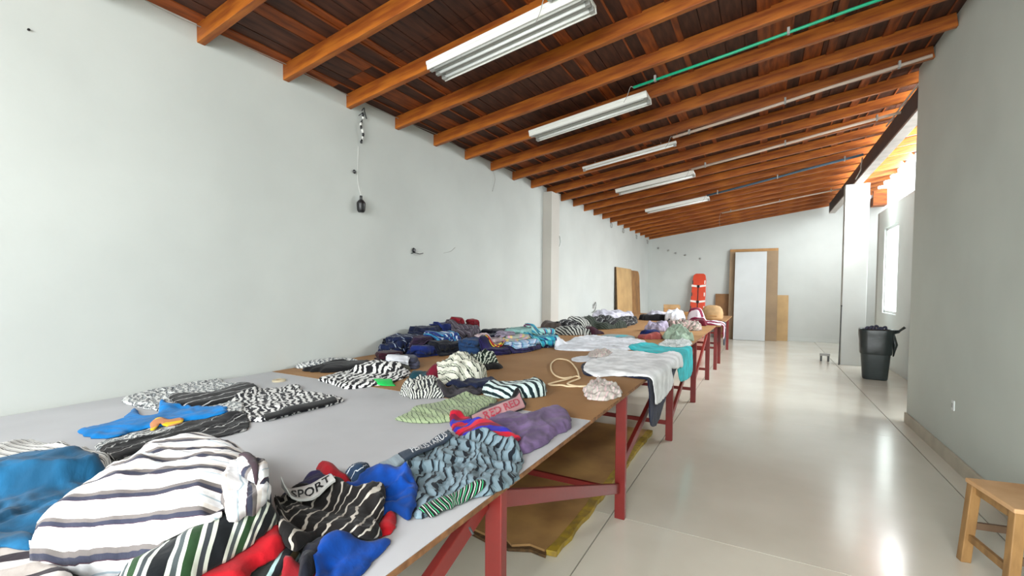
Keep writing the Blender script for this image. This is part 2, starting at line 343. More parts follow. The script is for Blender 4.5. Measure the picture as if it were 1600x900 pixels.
# wall tops between rafters on the right
bm = NB(); box(bm, 1.5, 1.66, -4.2, 6.88, 4.1, 4.18); lint2 = struct('trim_3', bm, 'wall_grey')
TAPE = (-3.071, 2.054)
ROPE1 = [(-1.213, 3.254, 0.872), (-1.358, 3.579, 0.872), (-1.577, 3.955, 0.872), (-1.71, 4.008, 0.872), (-1.671, 3.771, 0.872), (-1.543, 3.469, 0.872), (-1.414, 3.253, 0.872), (-1.309, 3.169, 0.872), (-1.273, 3.247, 0.872)]
ROPE2 = [(-1.319, 2.923, 0.872), (-1.302, 3.01, 0.872), (-1.269, 3.136, 0.872), (-1.252, 3.289, 0.872), (-1.2, 3.233, 0.872), (-1.211, 3.09, 0.872), (-1.201, 2.993, 0.872), (-1.101, 2.955, 0.872), (-1.05, 3.009, 0.872), (-1.158, 2.921, 0.872), (-1.22, 2.933, 0.872), (-1.282, 2.896, 0.872), (-1.319, 2.923, 0.872)]
# ---------------- cutting table ----------------
TE = -.775; TH = .862
tb = empty('cutting_table', 'long red legged cutting table topped with grey and brown boards beside the long wall', 'table', (-2.1, 2.0, 0))
off = Vector((2.1, -2.0, 0))
def tobj(name, bm, m, label=None, bevel=0, parent=None):
    bmesh.ops.translate(bm, vec=off if parent is None or parent is tb else Vector((0, 0, 0)), verts=bm.verts)
    o = obj(name, bm, m, parent or tb, bevel=bevel)
    if label: o['label'] = label
    return o
def board(y0, y1, x1, m, z=TH, label=None, x0=-3.47, cuts=()):
    o = tobj('tabletop', box(NB(), x0, x1, y0, y1, z-.018, z), m, label)
    bm = NB(); box(bm, x1, x1+.003, y0, y1, z-.019, z-.0015); bmesh.ops.translate(bm, vec=off, verts=bm.verts)
    obj('board_edge', bm, 'top_edge', o)
    return o
board(-.6, 2.255, TE, 'top_grey', label='pale grey laminated board')
board(2.262, 4.70, TE, 'top_brown', label='brown hardboard board')
board(4.706, 7.15, TE, 'top_brown', label='brown hardboard board')
board(7.156, 9.30, TE, 'top_brown', label='brown hardboard board')
legs = [-.45, 1.345, 2.98, 4.79, 6.59, 8.36]
for y in legs:
    for x in (-.85, -2.15, -3.40):
        if x == -3.40 and y < 0: pass
        tobj('leg', box(NB(), x, x+.068, y, y+.042, 0, TH-.018), 'red_paint', bevel=.004)
    tobj('rung', box(NB(), -3.36, -.84, y+.008, y+.032, .16, .20), 'red_paint')
    if y > 6: tobj('rung', box(NB(), -3.36, -.84, y+.008, y+.032, .50, .54), 'red_paint')
    tobj('rung', box(NB(), -3.36, -.86, y+.008, y+.032, .79, .84), 'red_paint')
def brace(a, b, x=-.83):
    tobj('brace', bar(NB(), (x, a[0], a[1]), (x, b[0], b[1]), .03, .062), 'red_paint', bevel=.003)
brace((1.36, .80), (3.0, .20)); brace((1.33, .80), (-.42, .10), x=-.845); brace((3.02, .33), (4.79, .80)); brace((6.59, .72), (4.83, .14))
brace((8.36, .78), (6.62, .20)); 
for x in (-2.12, -3.37):
    for a, b in ((1.36, 2.98), (4.8, 6.6), (6.6, 8.36)): brace((a, .8), (b, .2), x)
# bolt under the grey board
bm = NB(); tube(bm, [(-.79, 1.16, .80), (-.772, 1.155, .785)], .004); tobj('bolt', bm, 'lamp_dark')
# far table
t2 = empty('cutting_table', 'far red legged table carrying white cloths near the end wall', 'table', (-2, 11, 0)); o2 = Vector((2, -11, 0))
def t2o(name, bm, m): bmesh.ops.translate(bm, vec=o2, verts=bm.verts); return obj(name, bm, m, t2)
t2o('tabletop', box(NB(), -3.3, -.70, 9.34, 13.0, .842, .862), 'top_brown')
for y in (9.5, 10.33, 12.8):
    for x in (-.82, -3.2): t2o('leg', box(NB(), x, x+.06, y, y+.042, 0, .842), 'red_paint')
    t2o('rung', box(NB(), -3.2, -.8, y+.01, y+.03, .4, .44), 'red_paint')
# loose board on the floor under the table, with yellow edge
lb = empty('loose_board', 'stained brown board with a yellow edge lying on the floor under the table', 'board', (-1.9, 3.6, 0))
def jag(n, a, b, amp, sd):
    r_ = random.Random(sd); return [a+(b-a)*i/n for i in range(n+1)], [r_.uniform(-amp, amp) for _ in range(n+1)]
ysj = [2.37+.103*i for i in range(26)]; r_ = random.Random(5)
bm = NB(); pts = [(-3.0, 2.42), (-2.4, 2.36), (-1.9, 2.40), (-1.63, 2.36), (-1.45, 2.33), (-1.33, 2.35), (-1.27, 2.31), (-1.18, 2.37), (-1.08, 2.36)]
pts += [(-1.06+r_.uniform(-.008, .004), y) for y in ysj[1:]] + [(-3.0, 4.95)]
def slab(bm, pts, z0, z1, o=(0, 0, 0)):
    a = [bm.verts.new((x-o[0], y-o[1], z0)) for x, y in pts]; b = [bm.verts.new((x-o[0], y-o[1], z1)) for x, y in pts]
    bm.faces.new(a[::-1]); bm.faces.new(b)
    for i in range(len(pts)): bm.faces.new((a[i], a[(i+1) % len(pts)], b[(i+1) % len(pts)], b[i]))
    return bm
obj('board_panel', slab(bm, pts, .004, .034, (-1.9, 3.6)), 'board_floor', lb)
r_ = random.Random(5)
inner = [(-1.06+r_.uniform(-.008, .004), y) for y in ysj[1:]]
outer = [(-1.0+r_.uniform(-.012, .006), y) for y in ysj]
obj('yellow_strip', slab(NB(), [(-1.07, 2.36)]+outer+inner[::-1], .003, .036, (-1.9, 3.6)), 'yellow_edge', lb)['label'] = 'worn yellow painted edge'
obj('torn_strip', slab(NB(), [(-2.4, 2.32), (-1.9, 2.37), (-1.6, 2.33), (-1.42, 2.29), (-1.28, 2.285), (-1.16, 2.34), (-1.06, 2.33), (-1.07, 2.365), (-1.18, 2.38), (-1.27, 2.33), (-1.33, 2.36), (-1.45, 2.34), (-1.63, 2.37), (-1.9, 2.41), (-2.4, 2.37)], .002, .020, (-1.9, 3.6)), 'torn_edge', lb)
# ---------------- stool ----------------
st = empty('wooden_stool', 'small square wooden stool standing against the right wall', 'stool', (1.265, 3.35, 0), R(9.6))
obj('seat', box(NB(), -.2, .2, -.2, .2, .455, .48), 'stool_wood', st, bevel=.006)
bm = NB()
for (a, b) in (((-.165, -.165), (.165, -.165)), ((.165, -.165), (.165, .165)), ((.165, .165), (-.165, .165)), ((-.165, .165), (-.165, -.165))): bar(bm, (*a, .43), (*b, .43), .02, .05)
obj('apron', bm, 'stool_leg', st)
for sx in (-1, 1):
    for sy in (-1, 1):
        bm = NB(); box(bm, -.024, .024, -.024, .024, 0, .456)
        for v in bm.verts:
            if v.co.z < .1: v.co.x += sx*.028; v.co.y += sy*.016
            v.co.x += sx*.17; v.co.y += sy*.17
        obj('leg', bm, 'stool_leg', st, bevel=.004)
for (a, b, z) in (((-.185, -.185), (-.185, .185), .15), ((.185, -.185), (.185, .185), .15), ((-.185, .182), (.185, .182), .215), ((-.185, -.182), (.185, -.182), .215)):
    obj('rung', bar(NB(), (*a, z), (*b, z), .02, .038), 'stool_rung' if z > .2 else 'stool_leg', st)
# ---------------- bin ----------------
bi = empty('waste_bin', 'tall dark grey waste bin lined with a black bag in front of the pillar', 'bin', (1.73, 10.0, 0), R(-6))
def rsq(bm, levels, n=28, e=5):
    rings = []
    for (hx, hy, z, jit) in levels:
        ring = []
        for k in range(n):
            a = 2*math.pi*k/n; c, s_ = math.cos(a), math.sin(a); r = 1/((abs(c)**e+abs(s_)**e)**(1/e)); r *= 1+jit*math.sin(7*a+z*40)+jit*.6*math.sin(11*a+z*90)
            ring.append(bm.verts.new((hx*r*c, hy*r*s_, z)))
        rings.append(ring)
    for A, B in zip(rings, rings[1:]):
        for k in range(n): bm.faces.new((A[k], A[(k+1) % n], B[(k+1) % n], B[k]))
    return rings
bm = NB(); rg = rsq(bm, [(.165, .15, 0, 0), (.175, .16, .02, 0), (.215, .19, .60, 0), (.225, .2, .80, 0)]); bm.faces.new(rg[0]); bm.faces.new(rg[-1]); obj('bin_body', bm, 'bin_plastic', bi, True)
bm = NB(); rsq(bm, [(.215, .19, .44, .012), (.222, .197, .46, .015), (.225, .20, .60, .02), (.235, .21, .78, .02), (.245, .22, .85, .01), (.235, .215, .875, .01), (.20, .18, .86, .02), (.17, .15, .74, .02)]); obj('bin_bag', bm, 'bag_plastic', bi, True)
bm = NB(); tube(bm, [(.20, -.05, .84), (.30, -.10, .86), (.37, -.12, .93)], [.03, .018, .022]); tube(bm, [(.21, -.1, .82), (.29, -.12, .84), (.33, -.16, .90)], [.03, .016, .012]); tube(bm, [(.22, -.06, .80), (.26, -.08, .62), (.235, -.08, .42)], [.03, .035, .01]); obj('bag_knot', bm, 'bag_plastic', bi, True)
bm = NB(); r_ = random.Random(2)
for q in range(5): tube(bm, smoothpts([(-.15+.05*q, -.05, .86), (-.12+.06*q, -.02, .90+.015*(q % 3)), (-.06+.05*q, .0, .87)]), .02, 6)
obj('crumpled_paper', bm, 'slate', bi, True)
# pole and clamp by the pillar
sp = empty('metal_pole', 'thin grey metal pole leaning at the left side of the white pillar', 'pole', (1.39, 11.45, 0))
bm = NB(); tube(bm, [(0, 0, 0), (.02, .03, 1.22)], .011); obj('pole_shaft', bm, 'lamp_dark', sp); obj('pole_cap', lathe(NB(), [(.014, 1.21), (.014, 1.24)], 10, Matrix.Translation((.02, .03, 0))), 'black_plastic', sp)
cl = empty('floor_clamp', 'small grey metal clamp on the floor left of the white pillar', 'clamp', (1.22, 11.9, 0))
bm = NB(); box(bm, -.12, .06, -.05, .05, .12, .17); obj('clamp_bar', bm, 'lamp_grey', cl, bevel=.004)
obj('clamp_foot', box(NB(), -.11, -.08, -.05, .05, .0, .12), 'lamp_dark', cl); obj('clamp_foot', box(NB(), .02, .05, -.05, .05, 0, .12), 'lamp_dark', cl)
# ---------------- leaning boards ----------------
def leaner(name, label, cat, x0, x1, y0, h, y1, th, m, prnt=None):
    """board standing at y0 on the floor, top leaning to y1"""
    e = empty(name, label, cat, ((x0+x1)/2, y0, 0)); a = math.atan2(y1-y0, h); e.rotation_euler = (-a, 0, 0)
    bm = NB(); hw = (x1-x0)/2; box(bm, -hw, hw, -th, 0, 0.0, h/math.cos(a)); return e, bm
e, bm = leaner('brown_board', 'tall brown panel leaning on the end wall behind the white slab', 'panel', -.96, .365, 15.72, 2.80, 16.0, .02, None); obj('panel_sheet', bm, 'brown_panel', e, bevel=.003)
bm = NB(); box(bm, -.66, .66, -.022, .003, 2.74, 2.82); obj('top_rim', bm, 'cardboard', e)
e, bm = leaner('white_slab', 'tall white slab leaning on the brown panel at the end wall', 'panel', -.80, .06, 15.55, 2.70, 15.90, .05, None); obj('panel_sheet', bm, 'white_panel', e, bevel=.006)
e, bm = leaner('tan_board', 'short tan panel leaning to the right of the tall brown panel', 'panel', .2, .66, 15.95, 1.38, 16.06, .02, None); obj('panel_sheet', bm, 'tan_panel', e)
e, bm = leaner('tan_board', 'short dark tan panel leaning to the left of the tall brown panel', 'panel', -1.36, -.85, 15.9, 1.40, 16.05, .02, None); obj('panel_sheet', bm, 'dark_tan_panel', e)
# board pair on the left wall
wb = empty('hardboard_sheet', 'brown hardboard sheet with rounded corner leaning on the long wall behind the far clothes', 'board', (-3.38, 13.3, 0)); wb.rotation_euler = (0, R(-2.5), 0)
def rpanel(bm, y0, y1, z0, z1, r, x0, x1, both=False):
    pts = [(y0, z0), (y1, z0)]+[(y1-r+r*math.cos(t), z1-r+r*math.sin(t)) for t in [math.pi/2*i/6 for i in range(7)]]+[(y0+.03, z1), (y0, z1-.03)]
    a = [bm.verts.new((x0, y, z)) for y, z in pts]; b = [bm.verts.new((x1, y, z)) for y, z in pts]; bm.faces.new(a); bm.faces.new(b[::-1])
    for i in range(len(pts)): bm.faces.new((a[i], a[(i+1) % len(pts)], b[(i+1) % len(pts)], b[i]))
    return bm
obj('sheet_panel', rpanel(NB(), -1.33, .25, .0, 2.13, .02, -.01, .015), 'tan_panel', wb)
obj('sheet_panel', rpanel(NB(), .25, 1.25, .0, 2.10, .22, -.01, .012), 'hardboard', wb)
bm = NB(); box(bm, -.02, .02, -1.36, -1.33, 0, 2.13); obj('sheet_edge', bm, 'torn_edge', wb)
# rescue board
sb = empty('rescue_board', 'orange rescue stretcher board with white straps standing against the end wall', 'stretcher', (-1.87, 15.55, 0)); sb.rotation_euler = (-math.atan2(.42, 2.0), 0, 0)
def prism(bm, pts, y0, y1):
    a = [bm.verts.new((x, y0, z)) for x, z in pts]; b = [bm.verts.new((x, y1, z)) for x, z in pts]; bm.faces.new(a); bm.faces.new(b[::-1])
    for i in range(len(pts)): bm.faces.new((a[i], a[(i+1) % len(pts)], b[(i+1) % len(pts)], b[i]))
    return bm
prof = [(-.27, 0), (.24, 0), (.235, 1.9), (.21, 2.04), (.15, 2.09), (-.08, 2.09), (-.15, 2.04), (-.17, 1.9)]
obj('board_shell', prism(NB(), prof, -.05, 0), 'orange_board', sb, bevel=.015)
for z in (.78, 1.15, 1.66):
    k_ = (2.0-z)/2
    obj('strap', prism(NB(), [(-.17-.06*k_-.02, z), (-.02, z-.03), (-.02, z+.035), (-.17-.06*k_-.02, z+.06)], -.058, -.045), 'strap_white', sb)
    obj('strap', prism(NB(), [(.04, z-.03), (.235, z), (.235, z+.06), (.04, z+.035)], -.058, -.045), 'strap_white', sb)
    obj('buckle', prism(NB(), [(-.03, z-.04), (.05, z-.04), (.05, z+.04), (-.03, z+.04)], -.07, -.05), 'black_plastic', sb)
obj('spine_strap', prism(NB(), [(-.005, .1), (.02, .1), (.02, 1.66), (-.005, 1.66)], -.056, -.048), 'black_plastic', sb)
for z in (.55, .95, 1.4, 1.8):
    for sx in (-1, 1):
        bx = .2 if sx > 0 else -.155-.075*(2-z)/2
        obj('hand_hole', prism(NB(), [(bx-.015, z-.06), (bx+.015, z-.06), (bx+.015, z+.06), (bx-.015, z+.06)], -.054, -.049), 'lamp_dark' if sx < 0 else 'strap_white', sb)
# cardboard on the far table
cb = empty('cardboard_box', 'open cardboard box on the far table below the end wall corner', 'box', (-2.12, 12.55, .865), R(12))
bm = NB(); box(bm, -.2, .2, -.15, .15, 0, .18); obj('box_body', bm, 'cardboard', cb, bevel=.003)
bm = NB(); box(bm, -.2, .2, -.155, -.15, .18, .26); box(bm, -.2, .2, .15, .155, .18, .27); box(bm, .2, .205, -.15, .15, .18, .25); obj('flap', bm, 'sack', cb)
cb2 = empty('cardboard_piece', 'low flat cardboard piece on the far table left of the orange stretcher', 'box', (-1.62, 12.5, .865), R(-8))
obj('box_body', box(NB(), -.16, .16, -.12, .12, 0, .09), 'cardboard', cb2, bevel=.003); obj('flap', bar(NB(), (-.16, -.12, .09), (-.22, -.2, .12), .2, .004), 'sack', cb2)
cb3 = empty('brown_sack', 'round topped brown paper sack standing on the far table beside the stretcher', 'sack', (-.98, 10.9, .862))
bm = NB(); rg = rsq(bm, [(.19, .12, 0, .01), (.215, .14, .06, .01), (.22, .14, .16, .01), (.20, .12, .25, .015), (.15, .09, .31, .02), (.07, .04, .335, .02)], 24, 2.6); bm.faces.new(rg[0]); bm.faces.new(rg[-1]); obj('sack_body', bm, 'sack', cb3, True)
bm = NB(); box(bm, -.1, .1, -.15, -.13, .1, .12); obj('sack_fold', bm, 'cardboard', cb3)
# ---------------- fluorescent lamps and conduits ----------------
def lamp(label, y, ntube, w, tilt=0, x=-2.44, L=1.36):
    e = empty('fluorescent_lamp', label, 'lamp', (x, y, zr(x)-.035), 0, 'fluorescent lamps under the rafters'); e.rotation_euler = (R(tilt), -math.atan(SL), 0)
    bm = NB(); box(bm, 0, L, -w/2, w/2, -.012, .018)
    obj('housing', bm, 'lamp_white', e, bevel=.003)
    n = ntube
    if w > .1:
        for s_ in (-1, 1):
            bm = NB(); bar(bm, (0, s_*(w/2-.012), -.028), (L, s_*(w/2-.012), -.028), .008, .04); obj('side_rim', bm, 'lamp_white', e)
    for q in range(n):
        yy = (q-(n-1)/2)*(w*.62/max(n-1, 1)) if n > 1 else 0
        bm = NB(); tube(bm, [(.04, yy, -.032), (L-.04, yy, -.032)], .013, 10); obj('tube', bm, 'lamp_tube', e, True)
        for xx in (.005, L-.04):
            bm = NB(); box(bm, xx, xx+.035, yy-.015, yy+.015, -.05, -.012); obj('socket', bm, 'lamp_grey', e)
        if q < n-1:
            y2 = yy+w*.31/max(n-1, 1); bm = NB(); box(bm, .01, L-.01, y2-.012, y2+.012, -.026, -.012); obj('reflector', bm, 'lamp_grey', e)
    for xx in (.2, L-.2):
        bm = NB(); tube(bm, [(xx, 0, .018), (xx, 0, .06)], .003, 6); obj('hanger', bm, 'wire', e)
    return e
lamp('nearest white fluorescent lamp with three bare tubes under the rafters', 3.07, 3, .26)
lamp('second nearest white fluorescent lamp, right end near a green conduit', 4.90, 2, .24)
lamp('third lamp from the camera, a thin single tube batten', 6.60, 1, .05)
lamp('fourth lamp from the camera, double tube lamp below a cream conduit', 8.45, 2, .28)
lamp('farthest fluorescent lamp, hung near the blue grey conduit', 10.85, 2, .28)
def conduit(label, x0, x1, y, m, y1=None, off_=-.03, r=.013, drop=0, name='conduit'):
    y1 = y if y1 is None else y1; e = empty(name, label, 'conduit', (x0, y, zr(x0)+off_))
    b = Vector((x1-x0, y1-y, zr(x1)-zr(x0))); bm = NB(); tube(bm, [(0, 0, 0), b*.33+Vector((0, 0, -.006)), b*.66+Vector((0, 0, .004)), b], r, 8); obj('pipe', bm, m, e, True)
    for t in (.08, .5, .9):
        bm = NB(); p_ = b*t; box(bm, p_.x-.01, p_.x+.01, p_.y-r*1.3, p_.y+r*1.3, p_.z-r*1.2, p_.z+r*1.5+.02); obj('clip', bm, 'lamp_grey', e)
    bm = NB(); d = -.12 if not drop else -drop; tube(bm, smoothpts([(0, 0, 0), (-.03, 0, .01), (-.06, .01, d*.5), (-.1 if not drop else -.03, .02, d)]), .003, 6); obj('cable_end', bm, 'wire', e)
conduit('short green conduit piece above the nearest lamp', -1.34, -1.12, 2.90, 'green_pipe')
conduit('long bright green conduit running up the rafter to the right wall', -1.18, 1.45, 4.60, 'green_pipe', 4.58)
conduit('cream conduit starting above the thin batten lamp', -1.10, 1.44, 6.38, 'white_pipe', 6.15, r=.018)
conduit('cream conduit starting above the fourth lamp', -1.11, 1.58, 8.22, 'white_pipe', 7.95, r=.02)
conduit('blue grey conduit starting above the farthest lamp', -1.11, 1.48, 10.65, 'blue_pipe', 10.05, r=.022)
conduit('farthest cream conduit with a hanging wire near the end wall', -1.02, 1.62, 13.35, 'white_pipe', 13.25, r=.018, drop=.4)
# ---------------- small things on the long wall ----------------
X = -3.5
e = empty('wall_socket_lamp', 'black lamp holder hanging on the long wall below a striped cord', 'lamp holder', (X+.045, 3.19, 2.30))
obj('holder_cup', lathe(NB(), [(.028, -.02), (.038, 0), (.042, .06), (.04, .075), (.02, .10)], 16), 'black_plastic', e, True)
obj('holder_neck', lathe(NB(), [(.014, .09), (.013, .14)], 12), 'lamp_dark', e, True)
bm = NB(); tube(bm, smoothpts([(0, 0, .13), (-.035, -.01, .3), (-.035, 0, .62)]), .0015, 6); obj('holder_wire', bm, 'hang_white', e)
e = empty('wall_bolt', 'small black round knob on the long wall above the lamp holder', 'knob', (X, 3.14, 2.665)); obj('knob', lathe(NB(), [(.012, 0), (.02, .012), (.012, .022)], 12, Matrix.Rotation(R(90), 4, 'Y')), 'black_plastic', e)
e = empty('wall_hook', 'small black hook with a twig of wire low on the long wall', 'hook', (X, 3.99, 1.972)); obj('knob', lathe(NB(), [(.02, 0), (.028, .012), (.018, .03)], 12, Matrix.Rotation(R(90), 4, 'Y')), 'black_plastic', e)
bm = NB(); tube(bm, [(.02, .0, -.03), (.04, .07, -.04), (.03, .14, -.025)], .004, 6); tube(bm, [(.01, -.04, -.04), (.02, .02, -.02)], .004, 6); obj('hook_wire', bm, 'black_plastic', e)
e = empty('wall_dot', 'tiny black nail head high on the long wall near the left picture edge', 'nail', (X, .92, 2.925)); obj('nail', lathe(NB(), [(.006, 0), (.006, .01)], 10, Matrix.Rotation(R(90), 4, 'Y')), 'black_plastic', e)
e = empty('hanging_cord', 'black and white twisted cord hanging from the wire on the long wall', 'cord', (X+.03, 3.22, 3.27))
for q in range(9):
    z0 = -.02-q*.032; a = q*1.1
    bm = NB(); tube(bm, [(.008*math.cos(a), .010*math.sin(a), z0), (.012*math.cos(a+.5), .014*math.sin(a+.5), z0-.016), (.008*math.cos(a+1), .010*math.sin(a+1), z0-.034)], .011, 7); obj('cord_turn', bm, 'black_plastic' if q % 2 == 0 else 'hang_white', e, True)
bm = NB(); tube(bm, smoothpts([(0, 0, 0), (.01, .02, .03), (.005, .03, .0), (.0, .06, -.06)]), .006, 6); tube(bm, [(0, .02, -.01), (0, -.04, -.06)], .004, 6); obj('cord_knot', bm, 'lamp_dark', e)
e = empty('wall_wire', 'thin grey wire strung along the long wall just under the rafters', 'wire', (X+.02, 0, 0))
pts = [(.04, .9, 3.60)]+[(.02+.02*math.sin(i*1.7), 1.4+.6*i, 3.36-.012*math.sin(i*2.2)) for i in range(10)]
bm = NB(); tube(bm, smoothpts(pts), .003, 6); obj('wire_run', bm, 'wire', e)
bm = NB(); tube(bm, [(.03, 1.33+.045*math.cos(t), 3.40+.06*math.sin(t)) for t in [i*math.pi/6 for i in range(12)]], .005, 6, True); obj('wire_loop', bm, 'hang_white', e)
e = empty('thin_wire', 'thin pale wire drooping from the rafter end before the pilaster', 'wire', (X+.02, 5.7, 3.25)); bm = NB(); tube(bm, smoothpts([(0, 0, 0), (.01, .03, -.12), (0, -.02, -.3)]), .004, 6); obj('wire_run', bm, 'wire', e)
e = empty('wall_cable', 'faint pale scratch of cable on the long wall near the black hook', 'cable', (X+.006, 4.55, 1.98)); bm = NB(); tube(bm, smoothpts([(0, 0, 0), (0, .14, .03), (0, .24, .09)]), .002, 6); obj('wire_run', bm, 'wire', e)
e = empty('wall_ring', 'dark half ring mounted on the wall just past the pilaster', 'ring', (X+.01, 8.13, 2.46))
bm = NB(); tube(bm, [(.0, .12*math.cos(t), .125*math.sin(t)) for t in [math.pi/2+math.pi*i/14 for i in range(15)]], .016, 8); obj('dark_arc', bm, 'lamp_dark', e, True)
bm = NB(); tube(bm, [(.0, .12*math.cos(t), .125*math.sin(t)) for t in [-math.pi/2+math.pi*i/14 for i in range(15)]], .012, 8); obj('pale_arc', bm, 'frame_white', e, True)
e = empty('wall_outlet', 'small grey outlet with a loop of cable low on the wall past the pilaster', 'outlet', (X, 10.25, 1.13)); obj('plate', box(NB(), 0, .02, -.04, .04, -.05, .05), 'lamp_grey', e, bevel=.004)
bm = NB(); tube(bm, smoothpts([(.03, 0, .02), (.04, .06, .1), (.03, .12, 0), (.03, .04, -.1), (.02, -.1, -.14)]), .008, 6); obj('cable_loop', bm, 'lamp_dark', e)
for (y, z, tx) in ((11.55, 3.18, 'first ring hook from the camera under the rafter ends on the long wall'), (12.7, 3.17, 'second ring hook from the camera under the rafter ends on the long wall'), (14.2, 3.15, 'third ring hook from the camera under the rafter ends on the long wall'), (15.7, 3.13, 'ring hook in the corner of the long wall and the end wall')):
    e = empty('ring_hook', tx, 'hook', (X+.03, y, z), 0, 'ring hooks under the rafter ends')
    bm = NB(); tube(bm, [(.0, .06*math.cos(t), .06*math.sin(t)) for t in [i*math.pi/7 for i in range(14)]], .009, 6, True); obj('ring', bm, 'lamp_grey', e, True)
    bm = NB(); tube(bm, [(-.03, 0, .06), (0, 0, .06)], .008, 6); obj('pin', bm, 'lamp_dark', e)
ecs = [(-3.19, 2.94), (-2.86, 2.85), (-2.62, 2.75), (-2.32, 2.68), (-1.85, 2.55)]
for i, (x, z) in enumerate(ecs):
    e = empty('wall_peg', ('leftmost', 'second from left', 'middle', 'second from right', 'rightmost')[i]+' of five small grey pegs in a slanting line on the end wall', 'peg', (x, 16.1, z), 0, 'pegs on the end wall')
    obj('peg', lathe(NB(), [(.03, 0), (.035, .02), (.02, .05)], 12, Matrix.Rotation(R(90), 4, 'X')), 'lamp_grey', e, True)
e = empty('switch_plate', 'small pale plate low on the right wall above the baseboard', 'switch', (1.5, 5.41, .53)); obj('plate', box(NB(), -.008, 0, -.03, .03, -.045, .045), 'frame_white', e, bevel=.002); obj('toggle', box(NB(), -.012, -.006, -.012, .012, -.02, .02), 'lamp_grey', e)
e = empty('tape_roll', 'flat beige tape disc on the grey table near the long wall', 'tape', TAPE+(.862,)); obj('disc', lathe(NB(), [(.045, 0), (.045, .012), (.02, .013), (.02, .004)], 24), 'tape', e); obj('core', lathe(NB(), [(.018, 0), (.018, .01)], 16), 'cardboard', e)
e = empty('rope_loop', 'cream rope looped on the brown board left of the pink underwear', 'rope', (0, 0, 0))
bm = NB(); tube(bm, smoothpts(ROPE1, 5), .0065, 8); obj('rope_strand', bm, 'rope', e, True)
bm = NB(); tube(bm, smoothpts(ROPE2, 5), .0065, 8); obj('rope_strand', bm, 'rope', e, True)
# ---------------- garments ----------------
HX0, HY0, HS = -3.7, -.6, .02
HM = np.full((160, 700), TH)
def hsample(x, y, A):
    fx = np.clip((x-HX0)/HS-.5, 0, A.shape[0]-1.001); fy = np.clip((y-HY0)/HS-.5, 0, A.shape[1]-1.001)
    i = fx.astype(int); j = fy.astype(int); u = fx-i; v = fy-j
    return A[i, j]*(1-u)*(1-v)+A[i+1, j]*u*(1-v)+A[i, j+1]*(1-u)*v+A[i+1, j+1]*u*v
def blur(A):
    B = A.copy(); B[1:-1, 1:-1] = (A[:-2, 1:-1]+A[2:, 1:-1]+A[1:-1, :-2]+A[1:-1, 2:]+2*A[1:-1, 1:-1])/6; return B
def vnoise(x, y, seed):
    """smooth lattice noise in -1..1"""
    i = np.floor(x).astype(np.int64); j = np.floor(y).astype(np.int64); u = x-i; v = y-j
    u = u*u*u*(u*(u*6-15)+10); v = v*v*v*(v*(v*6-15)+10)
    def hsh(a, b):
        n = (a*374761393+b*668265263+seed*974634777) & 0xffffffff; n = ((n ^ (n >> 13))*1274126177) & 0xffffffff
        return ((n ^ (n >> 16)) & 0xffff)/32767.5-1
    return (hsh(i, j)*(1-u)+hsh(i+1, j)*u)*(1-v)+(hsh(i, j+1)*(1-u)+hsh(i+1, j+1)*u)*v
def foldf(x, y, g, rn):
    """long sharp creases, stretched along a wandering direction"""
    fs = g['fs']*.55; sd = rn.randrange(9999); s = np.zeros_like(x); tot = 0
    wx = .22/fs*vnoise(x*fs*1.3, y*fs*1.3, sd+1)*2; wy = .22/fs*vnoise(x*fs*1.3, y*fs*1.3, sd+2)*2
    X_ = x+wx; Y_ = y+wy; base = R(g['fa'])
    for i in range(5):
        a = base+(0, 1.0, -.6, 1.9, .5)[i]+rn.gauss(0, .25); k = fs*(1, 1.5, 2.2, 3.4, 5.5)[i]; st = (.30, .34, .4, .5, .6)[i]
        p = X_*math.cos(a)+Y_*math.sin(a); q = -X_*math.sin(a)+Y_*math.cos(a)
        n = vnoise(p*k*2, q*k*2*st, sd+7*i+5); m_ = .55+.45*vnoise(X_*fs*.9, Y_*fs*.9, sd+40+i)
        w_ = (1, .75, .55, .4, .25)[i]; s += w_*m_*(1-2.6*np.abs(n)**.75); tot += w_*.5
    return s/tot
